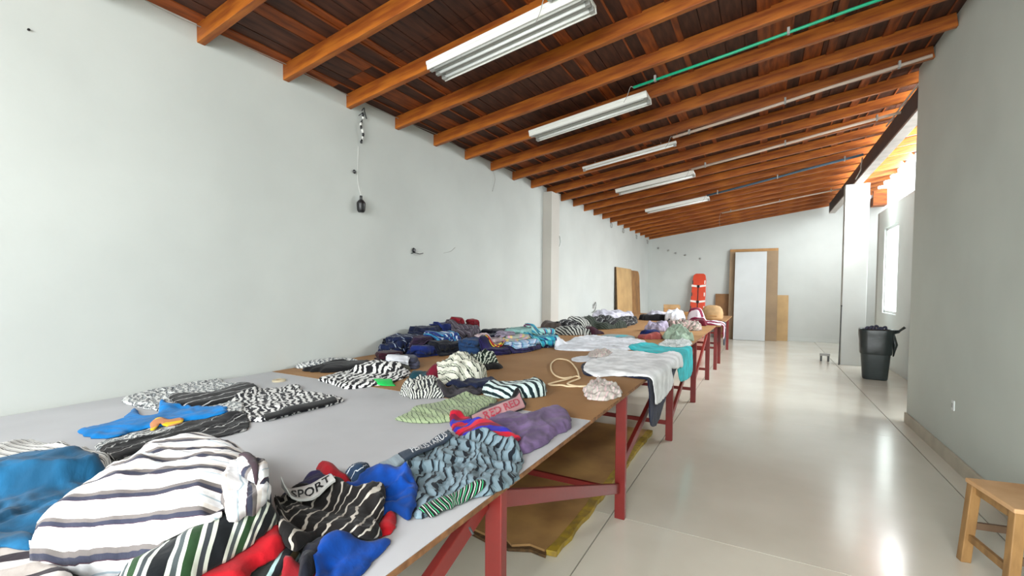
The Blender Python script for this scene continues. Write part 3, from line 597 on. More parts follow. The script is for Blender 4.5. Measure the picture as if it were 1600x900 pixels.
def garment(g, idx, parent=None, org0=None):
    rn = random.Random(idx*13+5); ly = g.get('ly', 1)
    if ly > 1:
        full = g; rn2 = random.Random(idx+77); g = dict(full); g['t'] = full['t']/ly*1.05; g['ly'] = 1; root = garment(g, idx)
        cx_ = sum(p[0] for p in full['p'])/len(full['p']); cy_ = sum(p[1] for p in full['p'])/len(full['p'])
        for k_ in range(1, ly):
            h_ = dict(g); h_['n'] = 'fold_layer'; h_['h0'] = full.get('h0', 0)+full['t']*k_/ly; a_ = rn2.uniform(-.16, .16); sc = 1-.035*k_+rn2.uniform(-.05, .05); dx, dy = rn2.uniform(-.012, .012), rn2.uniform(-.012, .012)
            h_['p'] = [(cx_+dx+sc*((x-cx_)*math.cos(a_)-(y-cy_)*math.sin(a_)), cy_+dy+sc*((x-cx_)*math.sin(a_)+(y-cy_)*math.cos(a_))) for x, y in full['p']]
            h_['sa'] = g['sa']+rn2.uniform(-25, 25); h_['w'] = .02; garment(h_, idx*10+k_, root)
        return root
    P0 = [Vector((a, b, 0)) for a, b in g['p']]
    pts = smoothpts(P0, 8, True) if g['f'] else P0; res = g['r']; dense = []
    for i, p in enumerate(pts):
        q = pts[(i+1) % len(pts)]; L = (q-p).length; n = max(1, int(L/res))
        for j in range(n): dense.append(p.lerp(q, j/n))
    o2 = []
    for i, p in enumerate(dense):
        if not o2 or (p-o2[-1]).length > res*.5: o2.append(p)
    if (o2[-1]-o2[0]).length < res*.5: o2.pop()
    jg = g.get('j', .004)
    cx = sum(p.x for p in o2)/len(o2); cy = sum(p.y for p in o2)/len(o2)
    for p in o2:
        d = Vector((p.x-cx, p.y-cy, 0)).normalized(); nz = noise.noise(Vector((p.x*22, p.y*22, idx)))+.6*noise.noise(Vector((p.x*60, p.y*60, idx)))
        p += d*nz*jg*3
        p.x = max(p.x, -3.49)
    ol = np.array([(p.x, p.y) for p in o2])
    x0, y0 = ol.min(0); x1, y1 = ol.max(0)
    gx, gy = np.meshgrid(np.arange(x0, x1, res), np.arange(y0, y1, res*.87)); gx = gx+((np.arange(gx.shape[0]) % 2)*res*.5)[:, None]
    q = np.stack([gx.ravel(), gy.ravel()], 1)
    def dist(q):
        best = np.full(len(q), 9.); ins = np.zeros(len(q), bool)
        for i in range(len(ol)):
            a = ol[i]; b = ol[(i+1) % len(ol)]; ab = b-a; L2 = max((ab**2).sum(), 1e-12)
            t = np.clip(((q-a)@ab)/L2, 0, 1); dd = np.hypot(*(q-(a+t[:, None]*ab)).T); best = np.minimum(best, dd)
            cnd = ((a[1] > q[:, 1]) != (b[1] > q[:, 1])); xi = a[0]+(q[:, 1]-a[1])*(b[0]-a[0])/((b[1]-a[1]) or 1e-12); ins ^= cnd & (q[:, 0] < xi)
        return best, ins
    d, ins = dist(q); q = q[ins & (d > res*.45)]
    allp = [Vector(p) for p in ol.tolist()]+[Vector(p) for p in q.tolist()]
    n0 = len(ol); ed = [(i, (i+1) % n0) for i in range(n0)]
    vs_, es_, fs_, ov, oe, of = delaunay_2d_cdt(allp, ed, [list(range(n0))], 1, 1e-5)
    V = np.array([(v.x, v.y) for v in vs_]); dd, _ = dist(V)
    x, y = V[:, 0], V[:, 1]
    t = g['t']; w = g.get('w', .03)
    k = np.clip(dd/w, 0, 1); prof = .12+.88*np.sqrt(1-(1-k)**2)
    fo = foldf(x, y, g, rn)
    xe = g.get('xe', TE); over = x > xe
    HB = blur(HM); xb = np.minimum(x, xe-.01)
    base = hsample(xb, y, HB)+.002
    if over.any():
        base = np.where(x > xe-.05, hsample(np.minimum(x, xe-.05), y, blur(HB))+.003, base)
    wr = np.clip(dd/(w*.5), .25, 1)
    lump = vnoise(x*g['fs']*.6, y*g['fs']*.6, idx*31+7) if t > .03 and not g.get('smooth') else 0*x
    h = t*prof*(.86+.24*lump)+1.35*g['f']*fo*wr
    if 'h0' in g: top = np.maximum(base+.006+.25*g['f']*(fo+1), TH+g['h0']+h)
    else: top = base+np.maximum(h, .005)
    thk = top-base
    if over.any(): thk = np.where(over, np.clip(thk*.6, .006, .03), thk)
    lay = g.get('lay', 0)*.008+(.004 if over.any() else 0)
    def place(x, y, hb, th):
        """bend what passes the table edge down over it"""
        r = .014+lay; s_ = x-xe; L = r*math.pi/2
        X_ = x.copy(); Z_ = hb+th; a = np.clip(s_/r, 0, math.pi/2); rr = r+th
        m1 = s_ > 0
        X_ = np.where(m1, xe+.006+rr*np.sin(a), X_); Z_ = np.where(m1, hb-r+rr*np.cos(a), Z_); Z_ = np.where(s_ > L, hb-r-(s_-L), Z_)
        return X_, Z_
    bm = NB(); uvl = bm.loops.layers.uv.new('UVMap')
    Xt, Zt = place(x, y, base, thk); Xb, Zb = place(x, y, base, thk*0)
    # bulge the rim outwards a little so that edges read as folded cloth
    tv = [bm.verts.new((Xt[i], y[i], Zt[i])) for i in range(len(x))]
    bv = {}
    sa = R(g['sa']); rr_ = np.hypot(x-cx, y-cy)+1e-6; hm_ = np.percentile(base+thk, 90)
    def uvmap(z):
        dz = np.clip(hm_-z, 0, .3)*.9*np.where(over, 0, 1)*np.clip(1-dd/.12, 0, 1); xx = x-cx+(x-cx)/rr_*dz; yy = y-cy+(y-cy)/rr_*dz
        u = xx*math.cos(sa)+yy*math.sin(sa); v = -xx*math.sin(sa)+yy*math.cos(sa)
        u = u+g.get('cv', 0)*v*v+fo*g['f']*.5+thk*.08*np.sin(v*9+idx); return [(u[i]+3+idx*.37, v[i]+3) for i in range(len(x))]
    uvs = uvmap(base+thk); uvb = uvmap(base)
    cnt = {}
    for f in fs_:
        fc = bm.faces.new([tv[i] for i in f]); fc.smooth = True
        for lp, i in zip(fc.loops, f): lp[uvl].uv = uvs[i]
        for a, b in zip(f, f[1:]+f[:1]): cnt[(a, b)] = 1
    for (a, b) in list(cnt):
        if (b, a) in cnt: continue
        for i in (a, b):
            if i not in bv: bv[i] = bm.verts.new((Xb[i], y[i], Zb[i]))
        fc = bm.faces.new([tv[b], tv[a], bv[a], bv[b]]); fc.smooth = True
        for lp, i, uu in zip(fc.loops, (b, a, a, b), (uvs, uvs, uvb, uvb)): lp[uvl].uv = uu[i]
    # underside
    for f in fs_:
        for i in f:
            if i not in bv: bv[i] = bm.verts.new((Xb[i], y[i], Zb[i]))
        fc = bm.faces.new([bv[i] for i in reversed(f)])
    me = bpy.data.meshes.new(g['n']); bm.to_mesh(me); bm.free(); me.materials.append(MATS[g['m']])
    o = bpy.data.objects.new(g['n'], me); C.objects.link(o)
    org = Vector((cx, cy, TH)); me.transform(Matrix.Translation(-org)); o.location = org
    if parent: o.parent = parent; o.location = org-parent.location
    else: setmeta(o, g['l'], g['c'], g.get('g'))
    # height map update
    m1 = x <= xe
    ii = ((x-HX0)/HS).astype(int); jj = ((y-HY0)/HS).astype(int)
    for di in ((0,) if res < .013 else (0, 1)):
        for dj in ((0,) if res < .013 else (0, 1)):
            a = np.clip(ii-di*(x/HS % 1 < .5), 0, 159); b = np.clip(jj-dj*(y/HS % 1 < .5), 0, 699)
            np.maximum.at(HM, (a[m1], b[m1]), (base+thk)[m1])
    for pt in g.get('parts', []):
        band(o, org, pt)
    for k_, kd in enumerate(g.get('kids', [])): garment(kd, idx*20+k_+400, o)
    return o
def band(o, org, pt):
    """flat waistband strip that follows the cloth below it, with its lettering"""
    nm, m, (A, B, Cc, D), txt, tm, label = pt
    A, B, Cc, D = [Vector((*p, 0)) for p in (A, B, Cc, D)]; HB = HM.copy(); HB[1:-1, 1:-1] = np.maximum.reduce([HM[1+a:159+a, 1+b:699+b] for a in (-1, 0, 1) for b in (-1, 0, 1)]); HB = blur(blur(HB)); NU, NV = 40, 5
    bm = NB(); uvl = bm.loops.layers.uv.new('UVMap'); gr = []
    def surf(p, e): return Vector((p.x, p.y, float(hsample(np.array([p.x]), np.array([p.y]), HB)[0])+e))
    for e in (.006, -.001):
        gr.append([[bm.verts.new(surf(A.lerp(B, i/NU).lerp(D.lerp(Cc, i/NU), j/NV), e)-org) for j in range(NV+1)] for i in range(NU+1)])
    T, Bt = gr
    for i in range(NU):
        for j in range(NV):
            f = bm.faces.new((T[i][j], T[i+1][j], T[i+1][j+1], T[i][j+1])); f.smooth = True
            for lp, (a, b) in zip(f.loops, ((i, j), (i+1, j), (i+1, j+1), (i, j+1))): lp[uvl].uv = (a*.01, b*.01)
            bm.faces.new((Bt[i][j], Bt[i][j+1], Bt[i+1][j+1], Bt[i+1][j]))
    for i in range(NU):
        for j, (p, q) in ((0, (0, 1)), (NV, (1, 0))): bm.faces.new((T[i+q][j], T[i+p][j], Bt[i+p][j], Bt[i+q][j]))
    w = obj(nm, bm, m, o)
    if label: w['label'] = label
    if not txt: return
    cu = bpy.data.curves.new('lettering', 'FONT'); cu.body = txt; cu.size = 1; cu.align_x = 'LEFT'; cu.resolution_u = 2; cu.offset = .015
    to = bpy.data.objects.new('lettering', cu); C.objects.link(to); bpy.context.view_layer.update()
    me = bpy.data.meshes.new_from_object(to.evaluated_get(bpy.context.evaluated_depsgraph_get())); bpy.data.objects.remove(to)
    co = [v.co.copy() for v in me.vertices]; mx = max(c.x for c in co); my = max(c.y for c in co)
    for v, c in zip(me.vertices, co):
        a = .17+.76*c.x/mx; b = .2+.6*c.y/my
        v.co = surf(D.lerp(Cc, a).lerp(A.lerp(B, a), b), .008)-org
    me.materials.clear(); me.materials.append(MATS[tm]); lo = bpy.data.objects.new('lettering', me); C.objects.link(lo); lo.parent = w
GARMENTS = [
{'n':'striped_shirt','c':'shirt','l':'thin white shirt with fine black lines lying furthest left on the grey table','m':'fine_stripe','p':[(-2.617, 0.474), (-2.629, 0.574), (-2.668, 0.628), (-2.676, 0.686), (-2.492, 0.712), (-2.274, 0.731), (-2.119, 0.745), (-2.002, 0.659), (-2.035, 0.526), (-2.23, 0.388)],'t':0.075,'f':0.014,'fs':7,'fa':20,'sa':110,'r':0.012},
{'n':'striped_shirt','c':'shirt','l':'cream and dark wavy striped cloth at the bottom left corner under the blue shirt','m':'wave_stripe','p':[(-1.815, 0.292), (-1.72, 0.359), (-1.626, 0.399), (-1.453, 0.404), (-1.336, 0.402), (-1.258, 0.319), (-1.457, 0.207)],'t':0.06,'f':0.01,'fs':5,'fa':0,'sa':-30,'r':0.012},
{'n':'blue_shirt','c':'shirt','l':'big crumpled teal blue shirt left of the white striped bundle','m':'teal_blue','p':[(-2.249, 0.379), (-2.368, 0.456), (-2.392, 0.529), (-2.369, 0.615), (-2.297, 0.656), (-2.095, 0.7), (-1.914, 0.655), (-1.702, 0.544), (-1.58, 0.453), (-1.525, 0.391), (-1.588, 0.331), (-1.702, 0.254)],'t':0.05,'f':0.016,'fs':5,'fa':40,'sa':0,'r':0.012,'w':0.12},
{'n':'striped_shirt','c':'shirt','l':'olive and dark striped shirt with pale blue lines at the bottom of the foreground bundle','m':'olive_stripe','p':[(-1.268, 0.458), (-1.182, 0.562), (-1.113, 0.71), (-1.062, 0.739), (-0.988, 0.701), (-0.952, 0.637), (-0.905, 0.535), (-1.059, 0.37)],'t':0.045,'f':0.006,'fs':4,'fa':0,'sa':40,'r':0.012,'w':0.03},
{'n':'red_shirt','c':'shirt','l':'bright red folded shirt under the green striped one in the foreground bundle','m':'red','p':[(-1.136, 0.514), (-1.141, 0.614), (-1.161, 0.707), (-1.145, 0.754), (-1.036, 0.707), (-1.002, 0.656), (-1.009, 0.605), (-0.977, 0.565), (-1.039, 0.494)],'t':0.05,'f':0.009,'fs':4,'fa':0,'sa':0,'r':0.012,'w':0.03},
{'n':'striped_shirt','c':'shirt','l':'green and black striped shirt with white lines rolled under the white bundle','m':'green_stripe','p':[(-1.164, 0.394), (-1.195, 0.433), (-1.218, 0.501), (-1.31, 0.626), (-1.418, 0.748), (-1.459, 0.849), (-1.363, 0.863), (-1.206, 0.795), (-1.083, 0.715), (-1.055, 0.642), (-1.051, 0.566), (-1.035, 0.492), (-1.031, 0.412), (-1.073, 0.377)],'t':0.09,'f':0.008,'fs':3,'fa':0,'sa':63,'r':0.01,'cv':0.5,'w':0.07},
{'n':'striped_shirt','c':'shirt','l':'plump white shirt with grey and navy stripes on top of the foreground bundle','m':'white_stripe','p':[(-1.523, 0.374), (-1.562, 0.419), (-1.637, 0.498), (-1.72, 0.589), (-1.81, 0.705), (-1.834, 0.818), (-1.752, 0.915), (-1.576, 0.907), (-1.385, 0.871), (-1.248, 0.799), (-1.138, 0.701), (-1.135, 0.612), (-1.103, 0.583), (-1.128, 0.538), (-1.201, 0.506), (-1.311, 0.475), (-1.408, 0.413), (-1.465, 0.374), (-1.529, 0.376)],'t':0.17,'f':0.012,'fs':3.4,'fa':29,'sa':122,'r':0.01,'cv':-0.35,'w':0.17,'h0':0.06,'smooth':1,'kids':[{'n': 'sleeve', 'c': 'shirt', 'l': '', 'm': 'white_stripe', 'p': [(-1.091, 0.592), (-1.203, 0.647), (-1.288, 0.711), (-1.318, 0.764), (-1.266, 0.778), (-1.174, 0.751), (-1.115, 0.716), (-1.076, 0.669), (-1.071, 0.627)], 't': 0.035, 'f': 0.018, 'fs': 8, 'fa': 100, 'sa': 60, 'r': 0.009, 'w': 0.05, 'h0': 0.16}, {'n': 'sleeve', 'c': 'shirt', 'l': '', 'm': 'white_stripe', 'p': [(-1.259, 0.712), (-1.307, 0.77), (-1.232, 0.775), (-1.144, 0.733), (-1.145, 0.699)], 't': 0.03, 'f': 0.012, 'fs': 9, 'fa': 60, 'sa': 20, 'r': 0.009, 'w': 0.04, 'h0': 0.19}, {'n': 'cuff', 'c': 'shirt', 'l': '', 'm': 'dark_cuff', 'p': [(-1.324, 0.756), (-1.299, 0.771), (-1.231, 0.752), (-1.156, 0.712), (-1.123, 0.684), (-1.19, 0.713), (-1.264, 0.739)], 't': 0.014, 'f': 0.006, 'fs': 9, 'fa': 0, 'sa': 0, 'r': 0.009, 'w': 0.03}]},
{'n':'striped_boxer','c':'boxer shorts','l':'white and grey striped boxer shorts with black waistband nearest the long wall','m':'grey_white_zebra','p':[(-3.291, 1.209), (-3.441, 1.347), (-3.504, 1.57), (-3.519, 1.868), (-3.309, 1.808), (-3.051, 1.862), (-2.823, 1.73), (-2.73, 1.556), (-2.767, 1.398), (-2.845, 1.304), (-2.875, 1.225)],'t':0.022,'f':0.006,'fs':14,'fa':30,'sa':70,'r':0.012},
{'n':'black_boxer','c':'boxer shorts','l':'black boxer shorts folded on top of the white and grey striped pair','m':'black_band','p':[(-3.159, 1.414), (-3.011, 1.559), (-3.16, 1.846), (-2.967, 1.819), (-2.76, 1.687), (-2.731, 1.519), (-2.784, 1.34), (-2.947, 1.325)],'t':0.012,'f':0.004,'fs':10,'fa':0,'sa':10,'r':0.012},
{'n':'striped_boxer','c':'boxer shorts','l':'black and white zebra boxer shorts, rightmost of the flat row by the long wall','m':'zebra','p':[(-2.647, 1.42), (-2.841, 1.72), (-2.782, 1.997), (-2.593, 1.907), (-2.296, 1.921), (-2.177, 1.844), (-2.193, 1.592), (-2.207, 1.39), (-2.341, 1.339), (-2.456, 1.339)],'t':0.024,'f':0.007,'fs':12,'fa':20,'sa':60,'r':0.012,'parts':[('waistband', 'black', ((-2.256, 1.422), (-2.243, 1.853), (-2.165, 1.811), (-2.183, 1.385)), '', '', 'black waistband')]},
{'n':'striped_boxer','c':'boxer shorts','l':'pale striped boxer shorts peeping out under the sky blue pants','m':'grey_white_zebra','p':[(-2.46, 0.813), (-2.533, 0.904), (-2.542, 1.016), (-2.74, 1.318), (-2.634, 1.508), (-2.387, 1.379), (-2.312, 1.195), (-2.247, 0.954), (-2.183, 0.768)],'t':0.012,'f':0.004,'fs':14,'fa':0,'sa':40,'r':0.012},
{'n':'black_boxer','c':'boxer shorts','l':'black boxer shorts with small white tags beside the sky blue pants','m':'black_tag','p':[(-2.284, 0.763), (-2.419, 0.837), (-2.396, 0.994), (-2.459, 1.182), (-2.39, 1.377), (-2.194, 1.311), (-2.134, 1.22), (-2.174, 1.043), (-2.202, 0.935), (-2.2, 0.835), (-2.151, 0.743)],'t':0.016,'f':0.006,'fs':10,'fa':0,'sa':18,'r':0.012},
{'n':'blue_pants','c':'pants','l':'sky blue pants spread on the grey table beside black boxer shorts','m':'sky_blue','p':[(-2.804, 0.865), (-2.822, 0.971), (-2.847, 1.044), (-3.041, 1.174), (-2.827, 1.123), (-2.789, 1.173), (-3.042, 1.303), (-2.891, 1.293), (-2.62, 1.389), (-2.42, 1.319), (-2.505, 1.204), (-2.523, 1.073), (-2.582, 0.982), (-2.529, 0.938), (-2.523, 0.901), (-2.642, 0.852)],'t':0.02,'f':0.007,'fs':8,'fa':60,'sa':0,'r':0.012},
{'n':'tan_rag','c':'rag','l':'small tan and yellow rag lying on the black boxer shorts','m':'tan_yellow','p':[(-2.53, 1.034), (-2.604, 1.097), (-2.537, 1.112), (-2.523, 1.169), (-2.472, 1.137), (-2.48, 1.086), (-2.523, 1.073), (-2.475, 1.022)],'t':0.006,'f':0.004,'fs':20,'fa':0,'sa':0,'r':0.012},
{'n':'striped_boxer','c':'boxer shorts','l':'grey zebra boxer shorts at the far left corner of the grey table','m':'grey_white_zebra','p':[(-3.208, 2.921), (-3.252, 2.941), (-3.318, 2.9), (-3.363, 2.898), (-3.409, 2.869), (-3.452, 2.84), (-3.47, 2.821), (-3.47, 2.764), (-3.47, 2.714), (-3.47, 2.658), (-3.47, 2.588), (-3.47, 2.541), (-3.47, 2.522), (-3.47, 2.494), (-3.47, 2.504), (-3.46, 2.461), (-3.414, 2.443), (-3.36, 2.475), (-3.318, 2.53), (-3.279, 2.571), (-3.225, 2.605), (-3.21, 2.663), (-3.173, 2.719), (-3.178, 2.771), (-3.198, 2.81), (-3.189, 2.873)],'t':0.051,'f':0.006,'fs':12,'fa':0,'sa':50,'r':0.014,'h0':0,'w':0.08},
{'n':'black_boxer','c':'boxer shorts','l':'plain black boxer shorts under the white and black zebra pair','m':'black','p':[(-2.986, 2.903), (-3.009, 2.946), (-3.05, 2.95), (-3.097, 2.889), (-3.144, 2.874), (-3.184, 2.813), (-3.217, 2.749), (-3.257, 2.685), (-3.255, 2.617), (-3.262, 2.556), (-3.27, 2.492), (-3.287, 2.406), (-3.244, 2.392), (-3.198, 2.403), (-3.164, 2.394), (-3.121, 2.434), (-3.084, 2.416), (-3.037, 2.438), (-2.996, 2.496), (-2.969, 2.567), (-2.931, 2.629), (-2.884, 2.705), (-2.896, 2.769), (-2.897, 2.833), (-2.939, 2.849), (-2.975, 2.854)],'t':0.056,'f':0.006,'fs':9,'fa':0,'sa':0,'r':0.014,'h0':0,'w':0.08},
{'n':'grey_green_shirt','c':'shirt','l':'olive grey shirt behind the zebra pair next to the dark row','m':'olive_grey','p':[(-2.623, 2.898), (-2.647, 2.932), (-2.684, 2.941), (-2.729, 2.948), (-2.767, 2.897), (-2.79, 2.837), (-2.798, 2.781), (-2.832, 2.742), (-2.845, 2.692), (-2.829, 2.651), (-2.838, 2.599), (-2.818, 2.567), (-2.806, 2.522), (-2.78, 2.49), (-2.743, 2.482), (-2.701, 2.519), (-2.667, 2.55), (-2.623, 2.543), (-2.594, 2.592), (-2.564, 2.637), (-2.548, 2.69), (-2.55, 2.74), (-2.544, 2.788), (-2.543, 2.838), (-2.553, 2.883), (-2.603, 2.871)],'t':0.091,'f':0.01,'fs':9,'fa':0,'sa':0,'r':0.014,'h0':0,'w':0.08},
{'n':'striped_boxer','c':'boxer shorts','l':'bold white and black zebra boxer shorts next to the green tag','m':'zebra_bold','p':[(-2.863, 2.23), (-2.897, 2.443), (-2.92, 2.658), (-2.698, 2.723), (-2.514, 2.799), (-2.385, 2.657), (-2.313, 2.397), (-2.347, 2.278), (-2.42, 2.118), (-2.628, 2.161)],'t':0.03,'f':0.009,'fs':10,'fa':30,'sa':20,'r':0.012},
{'n':'green_tag','c':'tag','l':'bright green plastic strip by the bold zebra boxer shorts','m':'neon_green','p':[(-2.45, 2.371), (-2.34, 2.437), (-2.226, 2.355), (-2.332, 2.292)],'t':0.004,'f':0,'fs':9,'fa':0,'sa':0,'r':0.012,'j':0},
{'n':'teal_rag','c':'rag','l':'dark teal rag at the back left of the middle pile','m':'teal_dark','p':[(-2.239, 2.776), (-2.266, 2.791), (-2.288, 2.771), (-2.304, 2.754), (-2.314, 2.735), (-2.332, 2.723), (-2.343, 2.705), (-2.358, 2.685), (-2.361, 2.66), (-2.336, 2.643), (-2.333, 2.616), (-2.313, 2.599), (-2.285, 2.595), (-2.259, 2.601), (-2.237, 2.606), (-2.215, 2.606), (-2.193, 2.613), (-2.158, 2.613), (-2.154, 2.639), (-2.159, 2.664), (-2.152, 2.684), (-2.151, 2.706), (-2.153, 2.73), (-2.172, 2.746), (-2.189, 2.765), (-2.217, 2.765)],'t':0.069,'f':0.012,'fs':9,'fa':0,'sa':0,'r':0.014,'h0':0,'w':0.06},
{'n':'maroon_shirt','c':'shirt','l':'maroon and white cloth sticking out of the left side of the middle pile','m':'maroon','p':[(-2.044, 2.796), (-2.066, 2.808), (-2.092, 2.808), (-2.121, 2.813), (-2.135, 2.78), (-2.145, 2.756), (-2.161, 2.739), (-2.186, 2.721), (-2.193, 2.694), (-2.188, 2.666), (-2.189, 2.635), (-2.163, 2.621), (-2.149, 2.597), (-2.125, 2.586), (-2.097, 2.596), (-2.075, 2.608), (-2.054, 2.61), (-2.023, 2.602), (-2.006, 2.624), (-1.984, 2.643), (-1.979, 2.672), (-1.986, 2.699), (-1.974, 2.727), (-1.98, 2.755), (-1.998, 2.775), (-2.028, 2.777)],'t':0.126,'f':0.012,'fs':9,'fa':0,'sa':30,'r':0.014,'h0':0,'w':0.06},
{'n':'striped_boxer','c':'boxer shorts','l':'fine black and white zebra boxer shorts at the left end of the middle pile','m':'fine_zebra','p':[(-1.823, 2.377), (-1.84, 2.419), (-1.881, 2.419), (-1.915, 2.432), (-1.951, 2.435), (-1.982, 2.424), (-2.021, 2.423), (-2.047, 2.399), (-2.059, 2.365), (-2.042, 2.323), (-2.065, 2.293), (-2.07, 2.254), (-2.046, 2.219), (-2.027, 2.18), (-1.985, 2.166), (-1.95, 2.151), (-1.915, 2.14), (-1.877, 2.128), (-1.85, 2.155), (-1.837, 2.188), (-1.796, 2.188), (-1.774, 2.212), (-1.74, 2.239), (-1.734, 2.281), (-1.763, 2.321), (-1.799, 2.349)],'t':0.103,'f':0.024,'fs':13,'fa':20,'sa':30,'r':0.011,'h0':0,'w':0.08},
{'n':'black_boxer','c':'boxer shorts','l':'small black boxer shorts at the right rear of the middle pile','m':'black','p':[(-2.017, 3.39), (-2.04, 3.404), (-2.066, 3.405), (-2.091, 3.401), (-2.115, 3.39), (-2.142, 3.382), (-2.161, 3.36), (-2.195, 3.343), (-2.192, 3.309), (-2.173, 3.281), (-2.172, 3.254), (-2.161, 3.23), (-2.148, 3.204), (-2.122, 3.194), (-2.099, 3.179), (-2.071, 3.188), (-2.045, 3.187), (-2.011, 3.18), (-1.998, 3.212), (-1.985, 3.236), (-1.974, 3.259), (-1.952, 3.282), (-1.942, 3.312), (-1.94, 3.346), (-1.958, 3.373), (-2.001, 3.372)],'t':0.066,'f':0.012,'fs':9,'fa':0,'sa':0,'r':0.014,'h0':0,'w':0.066},
{'n':'striped_shirt','c':'shirt','l':'cream shirt with black wavy lines heaped highest in the middle pile','m':'cream_zebra','p':[(-1.812, 2.886), (-1.856, 2.905), (-1.903, 2.907), (-1.95, 2.926), (-1.994, 2.908), (-2.036, 2.889), (-2.057, 2.847), (-2.071, 2.807), (-2.062, 2.765), (-2.083, 2.731), (-2.118, 2.683), (-2.086, 2.644), (-2.06, 2.607), (-2.018, 2.586), (-1.98, 2.565), (-1.939, 2.547), (-1.893, 2.535), (-1.848, 2.547), (-1.828, 2.598), (-1.783, 2.607), (-1.75, 2.637), (-1.735, 2.68), (-1.734, 2.725), (-1.76, 2.764), (-1.782, 2.798), (-1.805, 2.829)],'t':0.207,'f':0.035,'fs':11,'fa':60,'sa':80,'r':0.01,'h0':0,'w':0.08},
{'n':'green_zebra_shirt','c':'shirt','l':'dark green and white zebra rag at the back right of the middle pile','m':'green_zebra','p':[(-2.061, 3.406), (-2.091, 3.402), (-2.116, 3.409), (-2.145, 3.416), (-2.18, 3.415), (-2.195, 3.367), (-2.213, 3.339), (-2.234, 3.312), (-2.241, 3.279), (-2.256, 3.244), (-2.247, 3.214), (-2.235, 3.188), (-2.215, 3.171), (-2.21, 3.127), (-2.184, 3.106), (-2.147, 3.129), (-2.117, 3.138), (-2.093, 3.171), (-2.07, 3.19), (-2.047, 3.213), (-2.025, 3.24), (-2.02, 3.274), (-2.019, 3.305), (-1.992, 3.35), (-2.01, 3.379), (-2.032, 3.399)],'t':0.141,'f':0.02,'fs':12,'fa':0,'sa':20,'r':0.014,'h0':0,'w':0.066},
{'n':'grey_shirt','c':'shirt','l':'charcoal crumpled shirt in front of the middle pile','m':'charcoal','p':[(-1.631, 2.574), (-1.656, 2.581), (-1.686, 2.561), (-1.714, 2.571), (-1.745, 2.553), (-1.776, 2.524), (-1.79, 2.478), (-1.801, 2.439), (-1.796, 2.404), (-1.801, 2.373), (-1.83, 2.323), (-1.813, 2.298), (-1.796, 2.278), (-1.775, 2.264), (-1.754, 2.25), (-1.727, 2.247), (-1.696, 2.261), (-1.666, 2.283), (-1.654, 2.337), (-1.628, 2.359), (-1.598, 2.389), (-1.586, 2.43), (-1.583, 2.469), (-1.597, 2.496), (-1.606, 2.522), (-1.626, 2.534)],'t':0.056,'f':0.03,'fs':11,'fa':0,'sa':0,'r':0.014,'h0':0,'w':0.06},
{'n':'navy_shirt','c':'shirt','l':'navy cloth with crumpled edge across the front of the middle pile','m':'navy','p':[(-1.588, 2.688), (-1.609, 2.691), (-1.628, 2.702), (-1.657, 2.692), (-1.688, 2.657), (-1.717, 2.634), (-1.744, 2.601), (-1.766, 2.563), (-1.763, 2.528), (-1.778, 2.496), (-1.795, 2.459), (-1.797, 2.429), (-1.808, 2.384), (-1.785, 2.378), (-1.759, 2.381), (-1.734, 2.389), (-1.711, 2.382), (-1.68, 2.409), (-1.656, 2.454), (-1.63, 2.479), (-1.614, 2.514), (-1.586, 2.548), (-1.56, 2.59), (-1.559, 2.624), (-1.578, 2.638), (-1.594, 2.648)],'t':0.049,'f':0.014,'fs':9,'fa':0,'sa':0,'r':0.014,'h0':0.04,'w':0.048},
{'n':'striped_boxer','c':'boxer shorts','l':'boxer shorts with broad dark green and white bands right of the middle pile','m':'bold_band','p':[(-1.24, 2.713), (-1.263, 2.741), (-1.293, 2.765), (-1.333, 2.78), (-1.383, 2.766), (-1.43, 2.749), (-1.473, 2.724), (-1.515, 2.697), (-1.541, 2.655), (-1.564, 2.616), (-1.587, 2.576), (-1.589, 2.535), (-1.593, 2.492), (-1.574, 2.458), (-1.543, 2.435), (-1.505, 2.422), (-1.467, 2.409), (-1.421, 2.408), (-1.375, 2.434), (-1.331, 2.456), (-1.295, 2.489), (-1.259, 2.522), (-1.223, 2.56), (-1.205, 2.604), (-1.211, 2.645), (-1.233, 2.676)],'t':0.109,'f':0.012,'fs':7,'fa':70,'sa':72,'r':0.012,'h0':0,'w':0.08},
{'n':'pale_green_shirt','c':'shirt','l':'pale green shirt with thin dark lines at the seam of the grey and brown boards','m':'pale_green','p':[(-1.647, 1.742), (-1.666, 1.87), (-1.722, 1.976), (-1.662, 2.145), (-1.63, 2.351), (-1.415, 2.362), (-1.363, 2.169), (-1.36, 2.005), (-1.372, 1.888), (-1.463, 1.784)],'t':0.028,'f':0.009,'fs':8,'fa':20,'sa':50,'r':0.012},
{'n':'pink_boxer','c':'boxer shorts','l':'dark boxer shorts with a pink and red lettered waistband behind the purple ones','m':'pink_band','p':[(-1.333, 1.965), (-1.356, 2.126), (-1.357, 2.378), (-1.313, 2.478), (-1.187, 2.32), (-1.186, 2.15), (-1.228, 1.986), (-1.244, 1.862)],'t':0.025,'f':0.004,'fs':6,'fa':0,'sa':0,'r':0.012,'parts':[('waistband', 'band_pink', ((-1.305, 1.934), (-1.292, 2.438), (-1.167, 2.266), (-1.197, 1.808)), 'RED RED', 'letter_red', 'pink waistband with red letters')]},
{'n':'purple_shorts','c':'shorts','l':'dusty purple shorts at the table edge','m':'purple','p':[(-1.211, 1.796), (-1.196, 1.875), (-1.197, 2.031), (-1.168, 2.118), (-1.041, 2.094), (-1.036, 2.24), (-0.955, 2.317), (-0.847, 2.167), (-0.809, 2.029), (-0.83, 1.938), (-0.821, 1.79), (-0.864, 1.622), (-0.955, 1.621), (-1.089, 1.655)],'t':0.05,'f':0.014,'fs':5,'fa':50,'sa':0,'r':0.011,'w':0.05},
